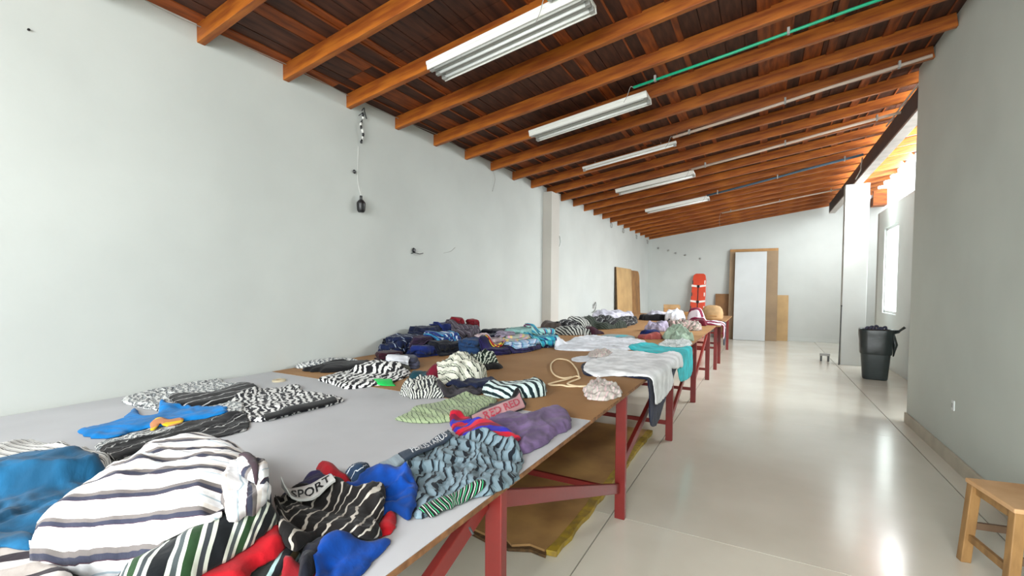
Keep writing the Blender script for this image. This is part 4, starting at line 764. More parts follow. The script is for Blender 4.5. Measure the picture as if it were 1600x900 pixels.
{'n':'red_blue_boxer','c':'boxer shorts','l':'red and royal blue boxer shorts between the purple and grey zebra pairs','m':'red_blue','p':[(-1.408, 1.881), (-1.395, 1.942), (-1.301, 1.917), (-1.202, 1.826), (-1.089, 1.791), (-0.969, 1.758), (-0.901, 1.703), (-0.903, 1.623), (-1.016, 1.645), (-1.125, 1.658), (-1.25, 1.72)],'t':0.03,'f':0.009,'fs':8,'fa':30,'sa':118,'r':0.009},
{'n':'grey_zebra_boxer','c':'boxer shorts','l':'large grey and black zebra boxer shorts with a lettered waistband at the table edge','m':'grey_zebra','p':[(-1.255, 1.096), (-1.249, 1.163), (-1.232, 1.241), (-1.238, 1.334), (-1.232, 1.461), (-1.249, 1.612), (-1.297, 1.723), (-1.21, 1.665), (-1.103, 1.676), (-0.962, 1.662), (-0.866, 1.638), (-0.799, 1.533), (-0.765, 1.414), (-0.761, 1.337), (-0.784, 1.25), (-0.847, 1.177), (-0.852, 1.1), (-0.882, 1.023), (-0.937, 1.051), (-1.069, 1.076)],'t':0.036,'f':0.02,'fs':8,'fa':60,'sa':25,'r':0.009,'w':0.05,'parts':[('waistband', 'band_slate', ((-1.24, 1.325), (-1.249, 1.645), (-1.165, 1.575), (-1.152, 1.265)), 'FERUSTARUS', 'letter_white', 'dark slate lettered waistband'), ('waistband', 'band_light', ((-1.235, 1.218), (-1.24, 1.318), (-1.152, 1.265), (-1.14, 1.167)), '', '', 'pale grey blank waistband patch')]},
{'n':'lace_edge','c':'boxer shorts','l':'narrow black and white hem with bright green edge on the grey table edge','m':'green_hem','p':[(-0.889, 1.042), (-0.867, 1.119), (-0.831, 1.226), (-0.807, 1.262), (-0.795, 1.236), (-0.829, 1.141), (-0.849, 1.047)],'t':0.006,'f':0.003,'fs':20,'fa':0,'sa':60,'r':0.012,'j':0.006},
{'n':'red_shirt','c':'shirt','l':'red cloth peeping from under the royal blue boxer shorts by the table edge','m':'red','p':[(-0.915, 0.897), (-0.977, 0.983), (-0.961, 1.015), (-0.899, 0.944), (-0.899, 0.895)],'t':0.02,'f':0.004,'fs':8,'fa':0,'sa':0,'r':0.012},
{'n':'navy_shirt','c':'shirt','l':'dark navy cloth behind the lettered black zebra boxer shorts','m':'navy_purple','p':[(-1.356, 0.911), (-1.388, 1.004), (-1.43, 1.061), (-1.389, 1.111), (-1.313, 1.09), (-1.288, 1.004), (-1.27, 0.885)],'t':0.03,'f':0.007,'fs':8,'fa':0,'sa':0,'r':0.012},
{'n':'red_shirt','c':'shirt','l':'thin red strip of cloth behind the royal blue boxer shorts','m':'red_dull','p':[(-1.412, 1.085), (-1.369, 1.122), (-1.283, 1.107), (-1.24, 1.083), (-1.324, 1.059)],'t':0.035,'f':0.004,'fs':8,'fa':0,'sa':0,'r':0.012},
{'n':'black_boxer','c':'boxer shorts','l':'rolled black waistband with white letters between blue and grey zebra boxer shorts','m':'navy_letters','p':[(-1.296, 1.118), (-1.332, 1.185), (-1.322, 1.219), (-1.255, 1.188), (-1.208, 1.125), (-1.23, 1.088)],'t':0.04,'f':0.006,'fs':14,'fa':0,'sa':0,'r':0.012},
{'n':'blue_boxer','c':'boxer shorts','l':'royal blue boxer shorts with deep folds in front of the grey zebra pair','m':'royal_blue','p':[(-1.279, 0.997), (-1.284, 1.052), (-1.2, 1.048), (-1.201, 1.118), (-1.161, 1.185), (-1.066, 1.196), (-0.992, 1.15), (-0.92, 1.061), (-0.894, 1.002), (-0.959, 1.005), (-0.978, 0.959), (-1.057, 0.959), (-1.176, 0.964)],'t':0.06,'f':0.02,'fs':6.5,'fa':80,'sa':0,'r':0.01,'w':0.05},
{'n':'red_shirt','c':'shirt','l':'dark red cloth at the bottom edge of the picture beside the bundle','m':'red_dull','p':[(-0.945, 0.632), (-0.979, 0.681), (-0.93, 0.714), (-0.882, 0.694), (-0.86, 0.62)],'t':0.03,'f':0.006,'fs':8,'fa':0,'sa':0,'r':0.012},
{'n':'navy_shirt','c':'shirt','l':'black navy cloth under the lettered black zebra boxer shorts','m':'black_blue','p':[(-0.973, 0.698), (-1.014, 0.746), (-1.012, 0.788), (-0.978, 0.821), (-0.924, 0.838), (-0.922, 0.773), (-0.919, 0.715), (-0.872, 0.636)],'t':0.04,'f':0.012,'fs':7,'fa':0,'sa':0,'r':0.011},
{'n':'blue_shirt','c':'shirt','l':'royal blue cloth at the lowest front corner beside the bundle','m':'royal_blue','p':[(-0.896, 0.682), (-0.961, 0.747), (-0.954, 0.801), (-0.912, 0.849), (-0.869, 0.891), (-0.845, 0.846), (-0.83, 0.761), (-0.819, 0.686), (-0.791, 0.599)],'t':0.028,'f':0.014,'fs':6,'fa':60,'sa':0,'r':0.01,'w':0.05},
{'n':'lettered_boxer','c':'boxer shorts','l':'black boxer shorts with white slanted stripes and a white lettered waistband','m':'black_zebra','p':[(-1.271, 0.837), (-1.295, 0.881), (-1.262, 0.984), (-1.205, 1.0), (-1.096, 0.995), (-1.097, 1.062), (-1.033, 1.046), (-0.965, 0.966), (-0.924, 0.906), (-0.888, 0.889), (-0.903, 0.823), (-0.954, 0.822), (-1.008, 0.784), (-0.998, 0.739), (-0.991, 0.689), (-1.073, 0.713)],'t':0.055,'f':0.016,'fs':7,'fa':40,'sa':20,'r':0.009,'w':0.05,'parts':[('waistband', 'band_white', ((-1.26, 0.847), (-1.209, 0.984), (-1.159, 0.96), (-1.195, 0.802)), 'SPORT', 'letter_black', 'white waistband with black letters')]},
{'n':'folded_shirt','c':'shirt','l':'dark maroon folded shirt at the left foot of the dark row','m':'maroon_dark','p':[(-3.083, 3.325), (-3.112, 3.331), (-3.142, 3.344), (-3.182, 3.361), (-3.211, 3.337), (-3.236, 3.313), (-3.248, 3.281), (-3.251, 3.249), (-3.271, 3.22), (-3.27, 3.186), (-3.253, 3.157), (-3.22, 3.142), (-3.204, 3.116), (-3.181, 3.093), (-3.15, 3.079), (-3.115, 3.059), (-3.081, 3.076), (-3.054, 3.098), (-3.03, 3.121), (-3.011, 3.146), (-3.006, 3.178), (-3.007, 3.208), (-2.991, 3.241), (-3.004, 3.272), (-3.018, 3.304), (-3.047, 3.324)],'t':0.08,'f':0.009,'fs':8,'fa':0,'sa':0,'r':0.014,'h0':0,'w':0.078,'g':'dark folded shirts by the long wall','ly':3},
{'n':'folded_shirt','c':'shirt','l':'navy folded shirt, lowest at the left end of the dark row','m':'navy_line','p':[(-3.212, 3.843), (-3.242, 3.874), (-3.288, 3.871), (-3.337, 3.855), (-3.386, 3.827), (-3.433, 3.786), (-3.455, 3.717), (-3.47, 3.669), (-3.47, 3.618), (-3.47, 3.563), (-3.47, 3.494), (-3.47, 3.444), (-3.47, 3.422), (-3.469, 3.424), (-3.447, 3.39), (-3.41, 3.374), (-3.363, 3.383), (-3.312, 3.4), (-3.274, 3.468), (-3.239, 3.517), (-3.202, 3.564), (-3.164, 3.62), (-3.16, 3.677), (-3.173, 3.722), (-3.173, 3.772), (-3.202, 3.795)],'t':0.105,'f':0.009,'fs':8,'fa':0,'sa':0,'r':0.014,'h0':0,'w':0.08,'g':'dark folded shirts by the long wall','ly':3},
{'n':'folded_shirt','c':'shirt','l':'royal blue folded shirt at the front middle of the dark row','m':'deep_blue','p':[(-2.95, 3.946), (-2.982, 3.96), (-3.019, 3.957), (-3.06, 3.937), (-3.081, 3.856), (-3.104, 3.798), (-3.121, 3.736), (-3.126, 3.672), (-3.122, 3.615), (-3.124, 3.554), (-3.128, 3.48), (-3.1, 3.447), (-3.076, 3.407), (-3.039, 3.416), (-3.005, 3.441), (-2.972, 3.435), (-2.933, 3.444), (-2.898, 3.487), (-2.886, 3.567), (-2.867, 3.627), (-2.862, 3.691), (-2.855, 3.754), (-2.842, 3.831), (-2.869, 3.871), (-2.901, 3.889), (-2.929, 3.902)],'t':0.108,'f':0.009,'fs':8,'fa':0,'sa':0,'r':0.014,'h0':0,'w':0.078,'g':'dark folded shirts by the long wall','ly':3},
{'n':'folded_shirt','c':'shirt','l':'black folded shirt at the front right of the dark row','m':'black_blue','p':[(-2.847, 4.225), (-2.878, 4.207), (-2.911, 4.208), (-2.945, 4.173), (-2.979, 4.126), (-2.999, 4.047), (-3.018, 3.966), (-3.015, 3.881), (-2.999, 3.815), (-3.008, 3.727), (-2.994, 3.657), (-2.97, 3.606), (-2.937, 3.594), (-2.904, 3.596), (-2.873, 3.606), (-2.84, 3.614), (-2.798, 3.612), (-2.779, 3.707), (-2.766, 3.788), (-2.752, 3.86), (-2.738, 3.937), (-2.723, 4.027), (-2.727, 4.114), (-2.748, 4.181), (-2.794, 4.171), (-2.819, 4.2)],'t':0.119,'f':0.009,'fs':8,'fa':0,'sa':0,'r':0.014,'h0':0,'w':0.078,'g':'dark folded shirts by the long wall','ly':4},
{'n':'folded_shirt','c':'shirt','l':'slate folded shirt under a white patch at the left foot of the dark row','m':'slate','p':[(-2.618, 3.059), (-2.638, 3.091), (-2.667, 3.118), (-2.703, 3.143), (-2.744, 3.124), (-2.782, 3.116), (-2.82, 3.105), (-2.841, 3.069), (-2.859, 3.037), (-2.864, 3.0), (-2.872, 2.965), (-2.863, 2.93), (-2.861, 2.891), (-2.839, 2.859), (-2.802, 2.845), (-2.778, 2.809), (-2.739, 2.791), (-2.697, 2.793), (-2.663, 2.818), (-2.636, 2.846), (-2.614, 2.873), (-2.59, 2.898), (-2.543, 2.923), (-2.549, 2.967), (-2.573, 3.003), (-2.596, 3.033)],'t':0.101,'f':0.009,'fs':8,'fa':0,'sa':0,'r':0.014,'h0':0,'w':0.08,'g':'dark folded shirts by the long wall','ly':3},
{'n':'folded_shirt','c':'shirt','l':'white cloth patch lying on the slate shirt at the left foot of the dark row','m':'white_cool','p':[(-2.615, 2.932), (-2.633, 2.941), (-2.652, 2.951), (-2.673, 2.955), (-2.698, 2.96), (-2.716, 2.937), (-2.726, 2.913), (-2.739, 2.897), (-2.746, 2.879), (-2.765, 2.86), (-2.773, 2.836), (-2.767, 2.814), (-2.747, 2.801), (-2.733, 2.787), (-2.721, 2.767), (-2.699, 2.765), (-2.677, 2.762), (-2.656, 2.775), (-2.639, 2.79), (-2.622, 2.801), (-2.602, 2.814), (-2.587, 2.833), (-2.59, 2.857), (-2.583, 2.879), (-2.591, 2.899), (-2.603, 2.915)],'t':0.046,'f':0.009,'fs':8,'fa':0,'sa':0,'r':0.014,'h0':0.045,'w':0.048,'g':'dark folded shirts by the long wall','ly':2},
{'n':'folded_shirt','c':'shirt','l':'black folded shirt on top at the left end of the dark row','m':'black_blue','p':[(-3.47, 3.761), (-3.47, 3.794), (-3.47, 3.786), (-3.47, 3.764), (-3.47, 3.734), (-3.47, 3.696), (-3.47, 3.667), (-3.47, 3.635), (-3.47, 3.596), (-3.47, 3.559), (-3.47, 3.519), (-3.47, 3.481), (-3.47, 3.474), (-3.47, 3.465), (-3.47, 3.471), (-3.47, 3.474), (-3.47, 3.481), (-3.467, 3.488), (-3.443, 3.522), (-3.446, 3.568), (-3.43, 3.601), (-3.425, 3.638), (-3.42, 3.678), (-3.428, 3.718), (-3.455, 3.743), (-3.47, 3.754)],'t':0.131,'f':0.009,'fs':8,'fa':0,'sa':0,'r':0.014,'h0':0.05,'w':0.078,'g':'dark folded shirts by the long wall','ly':4},
{'n':'folded_shirt','c':'shirt','l':'navy folded shirt with a white line in the left half of the dark row','m':'navy_line','p':[(-3.288, 3.889), (-3.32, 3.878), (-3.349, 3.859), (-3.388, 3.861), (-3.423, 3.831), (-3.439, 3.77), (-3.455, 3.713), (-3.444, 3.654), (-3.441, 3.601), (-3.442, 3.543), (-3.428, 3.491), (-3.395, 3.474), (-3.361, 3.475), (-3.336, 3.445), (-3.304, 3.443), (-3.267, 3.429), (-3.228, 3.45), (-3.212, 3.518), (-3.201, 3.576), (-3.189, 3.627), (-3.17, 3.68), (-3.176, 3.735), (-3.178, 3.794), (-3.196, 3.842), (-3.23, 3.858), (-3.255, 3.891)],'t':0.134,'f':0.009,'fs':8,'fa':0,'sa':80,'r':0.014,'h0':0.05,'w':0.078,'g':'dark folded shirts by the long wall','ly':4},
{'n':'folded_shirt','c':'shirt','l':'dark navy domed shirt, second hump of the dark row','m':'navy','p':[(-3.273, 4.235), (-3.309, 4.212), (-3.343, 4.207), (-3.38, 4.192), (-3.416, 4.161), (-3.428, 4.098), (-3.445, 4.047), (-3.447, 3.991), (-3.451, 3.936), (-3.469, 3.862), (-3.441, 3.818), (-3.4, 3.805), (-3.36, 3.813), (-3.332, 3.797), (-3.301, 3.787), (-3.264, 3.78), (-3.22, 3.783), (-3.2, 3.847), (-3.177, 3.896), (-3.158, 3.95), (-3.151, 4.008), (-3.158, 4.062), (-3.171, 4.111), (-3.181, 4.164), (-3.214, 4.186), (-3.237, 4.229)],'t':0.204,'f':0.009,'fs':8,'fa':0,'sa':0,'r':0.014,'h0':0.06,'w':0.08,'g':'dark folded shirts by the long wall','ly':4},
{'n':'folded_shirt','c':'shirt','l':'plum and brown folded shirt in the middle of the dark row','m':'plum','p':[(-3.076, 3.857), (-3.099, 3.851), (-3.129, 3.87), (-3.157, 3.853), (-3.171, 3.807), (-3.173, 3.755), (-3.18, 3.715), (-3.19, 3.672), (-3.183, 3.629), (-3.184, 3.577), (-3.163, 3.546), (-3.139, 3.528), (-3.117, 3.506), (-3.091, 3.504), (-3.067, 3.517), (-3.047, 3.545), (-3.02, 3.548), (-3.0, 3.579), (-2.985, 3.617), (-2.972, 3.661), (-2.979, 3.707), (-2.981, 3.752), (-2.986, 3.799), (-2.997, 3.846), (-3.028, 3.85), (-3.055, 3.847)],'t':0.138,'f':0.009,'fs':8,'fa':0,'sa':0,'r':0.014,'h0':0.05,'w':0.06,'g':'dark folded shirts by the long wall','ly':4},
{'n':'folded_shirt','c':'shirt','l':'bright blue folded shirt with light blue trim right of the dark row middle','m':'blue_trim','p':[(-2.985, 4.138), (-3.015, 4.137), (-3.05, 4.154), (-3.088, 4.136), (-3.106, 4.064), (-3.111, 3.996), (-3.117, 3.942), (-3.135, 3.891), (-3.132, 3.837), (-3.136, 3.775), (-3.123, 3.724), (-3.094, 3.703), (-3.072, 3.664), (-3.042, 3.656), (-3.01, 3.664), (-2.981, 3.698), (-2.948, 3.709), (-2.919, 3.745), (-2.904, 3.804), (-2.885, 3.859), (-2.892, 3.918), (-2.895, 3.971), (-2.893, 4.028), (-2.9, 4.088), (-2.928, 4.112), (-2.961, 4.111)],'t':0.158,'f':0.009,'fs':8,'fa':0,'sa':80,'r':0.014,'h0':0.05,'w':0.072,'g':'dark folded shirts by the long wall','ly':4},
{'n':'folded_shirt','c':'shirt','l':'navy folded shirt, third hump of the dark row','m':'deep_blue','p':[(-3.221, 4.536), (-3.254, 4.553), (-3.295, 4.57), (-3.338, 4.552), (-3.366, 4.495), (-3.397, 4.452), (-3.406, 4.392), (-3.422, 4.339), (-3.437, 4.28), (-3.417, 4.233), (-3.393, 4.195), (-3.369, 4.163), (-3.351, 4.116), (-3.313, 4.108), (-3.276, 4.094), (-3.234, 4.092), (-3.197, 4.132), (-3.155, 4.159), (-3.132, 4.216), (-3.125, 4.276), (-3.131, 4.33), (-3.115, 4.381), (-3.099, 4.444), (-3.116, 4.494), (-3.135, 4.545), (-3.183, 4.541)],'t':0.196,'f':0.009,'fs':8,'fa':0,'sa':0,'r':0.014,'h0':0.07,'w':0.08,'g':'dark folded shirts by the long wall','ly':4},
{'n':'folded_shirt','c':'shirt','l':'grey folded sweater under the two red rolls','m':'grey_stripe','p':[(-3.062, 4.634), (-3.1, 4.614), (-3.133, 4.643), (-3.177, 4.653), (-3.216, 4.618), (-3.247, 4.572), (-3.259, 4.517), (-3.276, 4.47), (-3.287, 4.42), (-3.309, 4.36), (-3.286, 4.317), (-3.246, 4.299), (-3.226, 4.262), (-3.191, 4.247), (-3.157, 4.229), (-3.116, 4.234), (-3.076, 4.256), (-3.047, 4.299), (-3.018, 4.335), (-2.978, 4.368), (-2.971, 4.421), (-2.954, 4.472), (-2.947, 4.528), (-2.957, 4.579), (-2.984, 4.616), (-3.024, 4.63)],'t':0.17,'f':0.009,'fs':8,'fa':0,'sa':85,'r':0.014,'h0':0.08,'w':0.08,'g':'dark folded shirts by the long wall','ly':4},
{'n':'folded_shirt','c':'shirt','l':'dark red rolled cloth, left of two on the grey sweater','m':'red_dark','p':[(-3.142, 4.461), (-3.156, 4.478), (-3.176, 4.476), (-3.193, 4.463), (-3.207, 4.45), (-3.219, 4.438), (-3.231, 4.424), (-3.237, 4.407), (-3.249, 4.389), (-3.246, 4.37), (-3.243, 4.35), (-3.237, 4.329), (-3.216, 4.323), (-3.198, 4.321), (-3.181, 4.321), (-3.164, 4.312), (-3.146, 4.314), (-3.127, 4.32), (-3.113, 4.335), (-3.114, 4.359), (-3.105, 4.374), (-3.096, 4.391), (-3.091, 4.412), (-3.099, 4.43), (-3.111, 4.444), (-3.125, 4.456)],'t':0.082,'f':0.009,'fs':8,'fa':0,'sa':0,'r':0.014,'h0':0.23,'w':0.042,'ly':3},
{'n':'folded_shirt','c':'shirt','l':'dark red rolled cloth, right of two on the grey sweater','m':'red_dark','p':[(-3.106, 4.703), (-3.122, 4.711), (-3.141, 4.718), (-3.159, 4.706), (-3.17, 4.689), (-3.178, 4.672), (-3.191, 4.66), (-3.197, 4.644), (-3.208, 4.625), (-3.208, 4.604), (-3.193, 4.59), (-3.184, 4.573), (-3.169, 4.563), (-3.152, 4.557), (-3.134, 4.558), (-3.117, 4.555), (-3.097, 4.556), (-3.082, 4.568), (-3.065, 4.579), (-3.065, 4.602), (-3.066, 4.621), (-3.061, 4.637), (-3.054, 4.657), (-3.057, 4.678), (-3.072, 4.691), (-3.086, 4.703)],'t':0.086,'f':0.009,'fs':8,'fa':0,'sa':0,'r':0.014,'h0':0.23,'w':0.042,'ly':3},
{'n':'folded_shirt','c':'shirt','l':'black folded shirt behind the steel blue shirt','m':'black_blue','p':[(-3.01, 5.586), (-3.043, 5.592), (-3.077, 5.636), (-3.122, 5.579), (-3.157, 5.493), (-3.189, 5.425), (-3.216, 5.353), (-3.248, 5.277), (-3.27, 5.192), (-3.29, 5.097), (-3.265, 5.045), (-3.245, 4.996), (-3.224, 4.949), (-3.179, 4.973), (-3.145, 4.98), (-3.109, 4.995), (-3.07, 4.999), (-3.027, 5.043), (-2.984, 5.107), (-2.956, 5.194), (-2.956, 5.28), (-2.928, 5.362), (-2.913, 5.448), (-2.919, 5.521), (-2.946, 5.559), (-2.98, 5.573)],'t':0.135,'f':0.009,'fs':8,'fa':0,'sa':0,'r':0.014,'h0':0,'w':0.08,'g':'dark folded shirts by the long wall','ly':4},
{'n':'folded_shirt','c':'shirt','l':'steel blue folded shirt standing out at the right end of the dark row','m':'steel_blue','p':[(-2.633, 4.134), (-2.664, 4.156), (-2.698, 4.145), (-2.726, 4.119), (-2.746, 4.087), (-2.77, 4.062), (-2.79, 4.03), (-2.8, 3.993), (-2.817, 3.95), (-2.797, 3.914), (-2.783, 3.879), (-2.763, 3.846), (-2.73, 3.833), (-2.696, 3.833), (-2.665, 3.837), (-2.631, 3.824), (-2.598, 3.84), (-2.563, 3.857), (-2.545, 3.897), (-2.553, 3.944), (-2.545, 3.977), (-2.533, 4.014), (-2.52, 4.06), (-2.539, 4.096), (-2.563, 4.126), (-2.598, 4.136)],'t':0.166,'f':0.009,'fs':8,'fa':0,'sa':0,'r':0.014,'h0':0,'w':0.078,'g':'dark folded shirts by the long wall','ly':4},
{'n':'folded_shirt','c':'shirt','l':'navy folded shirt behind the pink folded one','m':'navy','p':[(-2.791, 4.892), (-2.821, 4.891), (-2.852, 4.922), (-2.888, 4.902), (-2.917, 4.863), (-2.948, 4.83), (-2.972, 4.787), (-2.992, 4.739), (-2.994, 4.689), (-2.999, 4.638), (-2.975, 4.606), (-2.958, 4.573), (-2.944, 4.531), (-2.908, 4.531), (-2.876, 4.528), (-2.842, 4.532), (-2.805, 4.535), (-2.773, 4.57), (-2.747, 4.61), (-2.728, 4.656), (-2.728, 4.704), (-2.698, 4.75), (-2.68, 4.808), (-2.689, 4.859), (-2.725, 4.88), (-2.761, 4.885)],'t':0.105,'f':0.009,'fs':8,'fa':0,'sa':0,'r':0.014,'h0':0.03,'w':0.078,'g':'dark folded shirts by the long wall','ly':3},
{'n':'folded_shirt','c':'shirt','l':'navy folded shirt at the front left of the pastel row','m':'navy_purple','p':[(-2.355, 4.274), (-2.386, 4.286), (-2.422, 4.29), (-2.459, 4.272), (-2.5, 4.259), (-2.518, 4.201), (-2.526, 4.153), (-2.544, 4.117), (-2.57, 4.076), (-2.593, 4.024), (-2.586, 3.977), (-2.57, 3.937), (-2.526, 3.936), (-2.499, 3.92), (-2.474, 3.893), (-2.437, 3.901), (-2.401, 3.916), (-2.369, 3.949), (-2.337, 3.978), (-2.317, 4.022), (-2.293, 4.063), (-2.281, 4.109), (-2.296, 4.148), (-2.289, 4.195), (-2.3, 4.235), (-2.322, 4.264)],'t':0.069,'f':0.009,'fs':8,'fa':0,'sa':0,'r':0.014,'h0':0,'w':0.078,'g':'pastel folded shirts on the brown board','ly':3},
{'n':'folded_shirt','c':'shirt','l':'navy folded shirt at the front middle of the pastel row','m':'navy_purple','p':[(-2.282, 4.654), (-2.305, 4.674), (-2.332, 4.665), (-2.364, 4.659), (-2.388, 4.6), (-2.398, 4.518), (-2.389, 4.438), (-2.392, 4.377), (-2.404, 4.306), (-2.396, 4.245), (-2.389, 4.177), (-2.365, 4.151), (-2.341, 4.139), (-2.318, 4.124), (-2.293, 4.106), (-2.265, 4.121), (-2.246, 4.19), (-2.221, 4.227), (-2.208, 4.292), (-2.197, 4.36), (-2.188, 4.43), (-2.193, 4.497), (-2.203, 4.557), (-2.218, 4.603), (-2.23, 4.665), (-2.258, 4.661)],'t':0.058,'f':0.009,'fs':8,'fa':0,'sa':0,'r':0.014,'h0':0,'w':0.06,'g':'pastel folded shirts on the brown board','ly':2},
{'n':'folded_shirt','c':'shirt','l':'navy folded shirt with white marks at the right foot of the pastel row','m':'navy_line','p':[(-2.129, 5.102), (-2.166, 5.095), (-2.2, 5.094), (-2.236, 5.1), (-2.275, 5.072), (-2.308, 5.025), (-2.34, 4.984), (-2.353, 4.932), (-2.388, 4.884), (-2.417, 4.824), (-2.409, 4.775), (-2.381, 4.748), (-2.354, 4.73), (-2.337, 4.696), (-2.306, 4.686), (-2.275, 4.66), (-2.232, 4.683), (-2.195, 4.739), (-2.162, 4.775), (-2.133, 4.818), (-2.106, 4.863), (-2.094, 4.912), (-2.066, 4.966), (-2.06, 5.02), (-2.072, 5.063), (-2.084, 5.109)],'t':0.062,'f':0.009,'fs':8,'fa':0,'sa':20,'r':0.014,'h0':0,'w':0.078,'g':'pastel folded shirts on the brown board','ly':3},
{'n':'folded_shirt','c':'shirt','l':'light blue folded shirt in the middle of the pastel row','m':'light_blue','p':[(-2.283, 4.719), (-2.311, 4.7), (-2.339, 4.701), (-2.363, 4.648), (-2.389, 4.606), (-2.405, 4.541), (-2.405, 4.47), (-2.412, 4.412), (-2.424, 4.347), (-2.439, 4.262), (-2.422, 4.213), (-2.402, 4.177), (-2.373, 4.177), (-2.347, 4.192), (-2.326, 4.156), (-2.298, 4.157), (-2.269, 4.191), (-2.251, 4.261), (-2.231, 4.319), (-2.221, 4.385), (-2.218, 4.449), (-2.208, 4.517), (-2.221, 4.565), (-2.229, 4.618), (-2.238, 4.675), (-2.256, 4.717)],'t':0.097,'f':0.009,'fs':8,'fa':0,'sa':20,'r':0.014,'h0':0.02,'w':0.06,'g':'pastel folded shirts on the brown board','ly':3},
{'n':'folded_shirt','c':'shirt','l':'yellow and red folded shirt at the front left of the pastel row','m':'red_yellow','p':[(-2.46, 4.243), (-2.473, 4.248), (-2.488, 4.254), (-2.506, 4.243), (-2.526, 4.236), (-2.538, 4.204), (-2.542, 4.174), (-2.548, 4.15), (-2.56, 4.124), (-2.569, 4.093), (-2.563, 4.07), (-2.555, 4.05), (-2.535, 4.052), (-2.522, 4.049), (-2.51, 4.035), (-2.494, 4.039), (-2.477, 4.05), (-2.462, 4.07), (-2.445, 4.085), (-2.434, 4.112), (-2.423, 4.138), (-2.415, 4.168), (-2.424, 4.19), (-2.426, 4.213), (-2.433, 4.231), (-2.444, 4.243)],'t':0.052,'f':0.009,'fs':8,'fa':0,'sa':60,'r':0.014,'h0':0.0,'w':0.036,'g':'pastel folded shirts on the brown board','ly':2},
{'n':'folded_shirt','c':'shirt','l':'pale pink folded shirt at the left of the pastel row','m':'pale_pink','p':[(-2.54, 4.452), (-2.567, 4.459), (-2.598, 4.459), (-2.629, 4.43), (-2.66, 4.399), (-2.679, 4.349), (-2.702, 4.308), (-2.73, 4.263), (-2.729, 4.213), (-2.731, 4.166), (-2.725, 4.125), (-2.716, 4.085), (-2.694, 4.065), (-2.671, 4.047), (-2.644, 4.036), (-2.612, 4.057), (-2.578, 4.05), (-2.545, 4.087), (-2.526, 4.147), (-2.517, 4.199), (-2.507, 4.242), (-2.487, 4.287), (-2.475, 4.338), (-2.459, 4.404), (-2.488, 4.426), (-2.519, 4.43)],'t':0.098,'f':0.009,'fs':8,'fa':0,'sa':0,'r':0.014,'h0':0.04,'w':0.066,'g':'pastel folded shirts on the brown board','ly':3},
{'n':'folded_shirt','c':'shirt','l':'grey and pink folded shirt in the middle of the pastel row','m':'grey_pink','p':[(-2.369, 4.696), (-2.397, 4.71), (-2.43, 4.686), (-2.46, 4.659), (-2.49, 4.628), (-2.52, 4.593), (-2.533, 4.538), (-2.552, 4.489), (-2.56, 4.439), (-2.556, 4.394), (-2.563, 4.338), (-2.545, 4.307), (-2.518, 4.297), (-2.488, 4.303), (-2.468, 4.277), (-2.439, 4.261), (-2.404, 4.276), (-2.367, 4.304), (-2.354, 4.377), (-2.344, 4.43), (-2.328, 4.474), (-2.31, 4.524), (-2.306, 4.574), (-2.316, 4.613), (-2.323, 4.657), (-2.351, 4.667)],'t':0.123,'f':0.009,'fs':8,'fa':0,'sa':40,'r':0.014,'h0':0.04,'w':0.066,'g':'pastel folded shirts on the brown board','ly':4},
{'n':'folded_shirt','c':'shirt','l':'turquoise folded shirt at the right of the pastel row','m':'turq_line','p':[(-2.198, 5.076), (-2.235, 5.063), (-2.268, 5.06), (-2.305, 5.06), (-2.345, 5.03), (-2.374, 4.976), (-2.388, 4.915), (-2.407, 4.864), (-2.41, 4.813), (-2.437, 4.749), (-2.448, 4.679), (-2.413, 4.655), (-2.378, 4.644), (-2.345, 4.643), (-2.317, 4.626), (-2.283, 4.635), (-2.245, 4.641), (-2.212, 4.683), (-2.192, 4.741), (-2.154, 4.777), (-2.127, 4.831), (-2.11, 4.893), (-2.114, 4.948), (-2.125, 4.996), (-2.15, 5.025), (-2.179, 5.04)],'t':0.105,'f':0.009,'fs':8,'fa':0,'sa':80,'r':0.014,'h0':0.02,'w':0.078,'g':'pastel folded shirts on the brown board','ly':3},
{'n':'folded_shirt','c':'shirt','l':'lilac folded shirt left of the mint one in the pastel row','m':'lilac','p':[(-2.485, 4.494), (-2.509, 4.5), (-2.534, 4.496), (-2.558, 4.494), (-2.579, 4.483), (-2.601, 4.472), (-2.618, 4.452), (-2.637, 4.432), (-2.633, 4.405), (-2.628, 4.38), (-2.63, 4.351), (-2.608, 4.333), (-2.586, 4.319), (-2.562, 4.314), (-2.541, 4.304), (-2.517, 4.299), (-2.488, 4.291), (-2.46, 4.298), (-2.455, 4.332), (-2.444, 4.352), (-2.433, 4.372), (-2.419, 4.394), (-2.41, 4.421), (-2.417, 4.449), (-2.439, 4.469), (-2.468, 4.474)],'t':0.134,'f':0.009,'fs':8,'fa':0,'sa':0,'r':0.014,'h0':0.06,'w':0.06,'g':'pastel folded shirts on the brown board','ly':4},
{'n':'folded_shirt','c':'shirt','l':'mint folded shirt, uppermost of the pastel row','m':'mint','p':[(-2.504, 5.075), (-2.531, 5.091), (-2.565, 5.099), (-2.603, 5.079), (-2.633, 5.023), (-2.669, 4.994), (-2.697, 4.947), (-2.724, 4.897), (-2.757, 4.837), (-2.753, 4.782), (-2.741, 4.737), (-2.72, 4.704), (-2.706, 4.664), (-2.671, 4.661), (-2.638, 4.661), (-2.606, 4.645), (-2.568, 4.672), (-2.528, 4.691), (-2.495, 4.741), (-2.477, 4.799), (-2.469, 4.852), (-2.445, 4.902), (-2.409, 4.968), (-2.417, 5.02), (-2.428, 5.069), (-2.467, 5.079)],'t':0.137,'f':0.009,'fs':8,'fa':0,'sa':0,'r':0.014,'h0':0.07,'w':0.078,'g':'pastel folded shirts on the brown board','ly':4},
